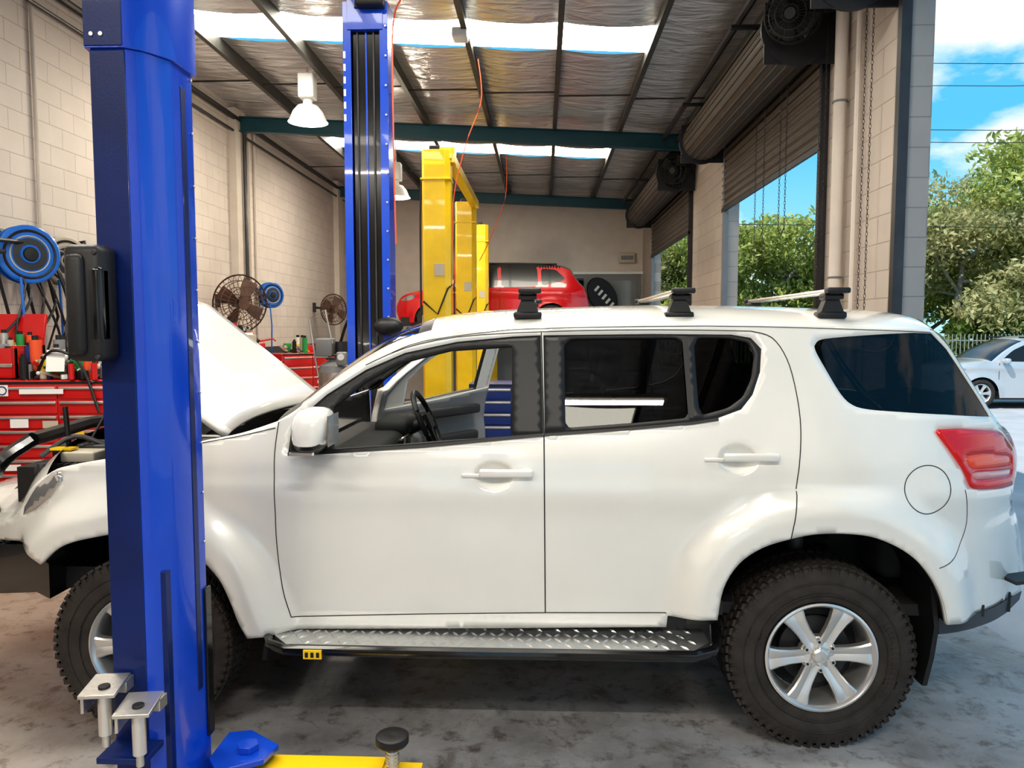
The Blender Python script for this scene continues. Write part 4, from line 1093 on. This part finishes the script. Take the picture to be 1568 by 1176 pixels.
q.tube(catmull([(-.75, 9.0, 4.85), (-.72, 9.05, 4.4), (-.9, 9.05, 3.9), (-1.05, 9.02, 3.2), (-1.03, 9.03, 2.3)], 6), .007, ORC, 6)
q.tube(catmull([(-.6, 12.6, 4.6), (-.62, 12.7, 3.9), (-.9, 12.8, 3.2), (-1.05, 12.80, 2.9)], 6), .007, ORC, 6)
q.build()

# ================================================================== OUTSIDE
ASPH = M('driveway_concrete', (.40, .41, .43), .8, var=.12, vs=1.5, bump=.2, bs=40)
GRASS = M('grass', (.10, .17, .04), .9, var=.3, vs=2, bump=.4, bs=30)
P('ground_outside').bb((-60, -40, -.3), (90, 22.9, -.11), ASPH).build(smooth=False)
P('driveway').bb((XR+.22, -40, -.11), (60, 23, -.005), ASPH).build(smooth=False)
P('grass_verge').bb((-60, 23, -.3), (90, 90, -.02), GRASS).build(smooth=False)
FENM = M('fence_steel', (.36, .37, .36), .5, metal=.3)
q = P('fence')
for i in range(230):
    x = 3+i*.13; q.box((x, 25.5, .78), (.022, .022, 1.6), FENM)
for z in (.25, 1.35): q.bb((3, 25.53, z), (33, 25.57, z+.04), FENM)
q.build(smooth=False)
def leafmat(name, a, b_):
    m = bpy.data.materials.new(name); m.use_nodes = True; nt = m.node_tree; b = nt.nodes['Principled BSDF']
    g = nt.nodes.new('ShaderNodeTexCoord'); n = nt.nodes.new('ShaderNodeTexNoise'); n.inputs['Scale'].default_value = 1.3; n.inputs['Detail'].default_value = 6
    nt.links.new(g.outputs['Object'], n.inputs['Vector']); r = nt.nodes.new('ShaderNodeValToRGB'); e = r.color_ramp.elements
    e[0].position = .35; e[0].color = (*a, 1); e[1].position = .65; e[1].color = (*b_, 1)
    nt.links.new(n.outputs['Fac'], r.inputs['Fac']); nt.links.new(r.outputs['Color'], b.inputs['Base Color']); b.inputs['Roughness'].default_value = .6
    tr = nt.nodes.new('ShaderNodeBsdfTranslucent'); mx = nt.nodes.new('ShaderNodeMixShader'); mx.inputs[0].default_value = .45
    nt.links.new(r.outputs['Color'], tr.inputs[0]); nt.links.new(b.outputs[0], mx.inputs[1]); nt.links.new(tr.outputs[0], mx.inputs[2])
    nt.links.new(mx.outputs[0], nt.nodes['Material Output'].inputs[0]); return m
LEAF = [leafmat('gum_leaves', (.26, .31, .08), (.60, .62, .20)), leafmat('gum_leaves_dry', (.30, .30, .12), (.62, .58, .32)), leafmat('bush_leaves', (.08, .14, .03), (.28, .36, .09))]
BARK = M('bark', (.36, .31, .26), .9, var=.3, vs=8, bump=.5, bs=20)
def treemesh(name, h, R, lm, seed, nb=9, low=.3):
    random.seed(seed); q = P(name)
    tr = [(0, 0, 0), (.1, .05, h*.2), (-.1, .1, h*.4), (.15, 0, h*.6), (.1, 0, h*.85)]
    q.tube(catmull(tr, 4), [.22*(1-.8*i/16) for i in range(17)], BARK, 8)
    cl = []
    for i in range(nb):
        a = 2*pi*i/nb+random.random(); z0 = h*random.uniform(.15, .65); rr_ = R*random.uniform(.5, 1)
        z1 = min(h*.95, max(h*low, z0+h*random.uniform(.0, .35)))
        e = Vector((rr_*cos(a), rr_*sin(a), z1)); m_ = Vector((rr_*.5*cos(a), rr_*.5*sin(a), (z0+z1)/2-.1))
        q.tube([(0, 0, z0), m_, e], [.09, .06, .02], BARK, 6)
        for t in range(3): cl.append((e+Vector([random.uniform(-.9, .9) for _ in range(3)]), R*random.uniform(.2, .42)))
        cl.append((m_+Vector((0, 0, .4)), R*.35))
    for i in range(5): cl.append((Vector((random.uniform(-.4, .4)*R, random.uniform(-.4, .4)*R, h*random.uniform(.7, .97))), R*random.uniform(.25, .45)))
    vs = []; fs = []
    for (c_, r_) in cl:
        for k in range(int(230*(r_/1.0)**1.4)+80):
            d = Vector([random.gauss(0, 1) for _ in range(3)]).normalized()*r_*random.random()**.45
            d.z *= .7; p = c_+d
            u = Vector([random.gauss(0, 1) for _ in range(3)]).normalized(); w_ = u.cross(Vector([random.gauss(0, 1) for _ in range(3)])).normalized()
            s = random.uniform(.05, .11); o = len(vs)
            vs += [p-u*s*1.5, p+w_*s*.6, p+u*s*1.5, p-w_*s*.6]; fs.append((o, o+1, o+2, o+3))
    q.add(vs, fs, lm)
    return q.build(ang=80)
t0 = treemesh('gum_tree', 9.0, 3.2, LEAF[0], 1); t1 = treemesh('gum_tree', 7.5, 3.0, LEAF[1], 2); t2 = treemesh('gum_tree', 6.0, 2.8, LEAF[0], 5, low=.2)
def place(ob, x, y, s, rz):
    ob.location = (x, y, -.02); ob.scale = (s, s, s); ob.rotation_euler = (0, 0, rz)
place(t0, 19.5, 27.0, 1.15, 0); place(t1, 15.6, 29.5, .95, 1); place(t2, 6.6, 30, .95, 2)
random.seed(21)
for (src, x, y, s, r) in ((t2, 9.5, 31, 1.0, 1.2), (t1, 4.5, 32, .8, 3), (t0, 23.5, 30, 1.15, 2.2), (t2, 12.6, 33, .95, 4), (t1, 20.5, 32, 1.1, 5), (t2, 16.8, 35, 1.1, .5), (t0, 7.8, 38, .75, 4.4), (t0, 27, 28, 1.1, 3.3), (t2, 1.5, 31, 1, 0.2), (t0, 18.0, 31.5, 1.0, 1.7)):
    o = bpy.data.objects.new('gum_tree', src.data); COL.objects.link(o); place(o, x, y, s, r)
random.seed(9); q = P('hedge'); vs = []; fs = []
for k in range(16000):
    x = random.uniform(2, 34); y = random.uniform(27, 28.6); z = random.random()**.7*(1.7+.5*sin(x*1.3)+.3*sin(x*3.1))
    u = Vector([random.gauss(0, 1) for _ in range(3)]).normalized(); w_ = u.cross(Vector([random.gauss(0, 1) for _ in range(3)])).normalized(); s = random.uniform(.08, .16); o = len(vs); p = Vector((x, y, z))
    vs += [p-u*s*1.4, p+w_*s*.7, p+u*s*1.4, p-w_*s*.7]; fs.append((o, o+1, o+2, o+3))
q.add(vs, fs, LEAF[2]); q.build(ang=80)
q = P('power_lines')
for z, y in ((10.6, 26), (9.9, 26), (8.5, 26), (8.2, 26.4), (5.4, 26)):
    q.tube([(-5, y, z), (15, y, z-.35), (40, y, z)], .012, DARKST, 5)
q.cyl((34, 26.2, 0), (34, 26.2, 11), .15, BARK); q.cyl((-5, 26.2, 0), (-5, 26.2, 11), .15, BARK)
q.build()

# ================================================================== LIGHT
w = bpy.data.worlds.new('sky'); SC.world = w; w.use_nodes = True; nt = w.node_tree; bg = nt.nodes['Background']
tc = nt.nodes.new('ShaderNodeTexCoord'); sp = nt.nodes.new('ShaderNodeSeparateXYZ'); nt.links.new(tc.outputs['Generated'], sp.inputs[0])
r = nt.nodes.new('ShaderNodeValToRGB'); e = r.color_ramp.elements
e[0].position = 0; e[0].color = (.34, .60, .74, 1); e[1].position = .7; e[1].color = (.06, .28, .52, 1); x = e.new(.22); x.color = (.085, .37, .60, 1)
nt.links.new(sp.outputs['Z'], r.inputs['Fac'])
mp = nt.nodes.new('ShaderNodeMapping'); mp.inputs['Scale'].default_value = (1, 1, 2.2); mp.inputs['Location'].default_value = (.35, .1, 0)
n = nt.nodes.new('ShaderNodeTexNoise'); n.inputs['Scale'].default_value = 2.6; n.inputs['Detail'].default_value = 9; n.inputs['Roughness'].default_value = .55
nt.links.new(tc.outputs['Generated'], mp.inputs[0]); nt.links.new(mp.outputs[0], n.inputs['Vector'])
r2 = nt.nodes.new('ShaderNodeValToRGB'); e = r2.color_ramp.elements; e[0].position = .52; e[1].position = .60
nt.links.new(n.outputs['Fac'], r2.inputs['Fac'])
mx = nt.nodes.new('ShaderNodeMixRGB'); mx.inputs[2].default_value = (.66, .67, .68, 1)
nt.links.new(r2.outputs['Color'], mx.inputs[0]); nt.links.new(r.outputs['Color'], mx.inputs[1]); nt.links.new(mx.outputs[0], bg.inputs[0])
bg.inputs[1].default_value = 1.45
s = bpy.data.lights.new('sun', 'SUN'); s.energy = 4.5; s.angle = .01; s.color = (1, .95, .86)
so = bpy.data.objects.new('sun', s); COL.objects.link(so); so.rotation_euler = Vector((-.5, -.42, .78)).to_track_quat('Z', 'Y').to_euler()
cam = bpy.data.cameras.new('camera'); co = bpy.data.objects.new('camera', cam); COL.objects.link(co)
cam.sensor_width = 36; cam.lens = F/1568*36; cam.clip_end = 300; cam.clip_start = .05
co.location = (0, 0, CAM_H); co.rotation_euler = (pi/2-PITCH, 0, YAW); SC.camera = co
SC.view_settings.view_transform = 'Standard'
for lk in ('Medium High Contrast', 'None'):
    try:
        SC.view_settings.look = lk; break
    except Exception: pass
SC.view_settings.exposure = .05
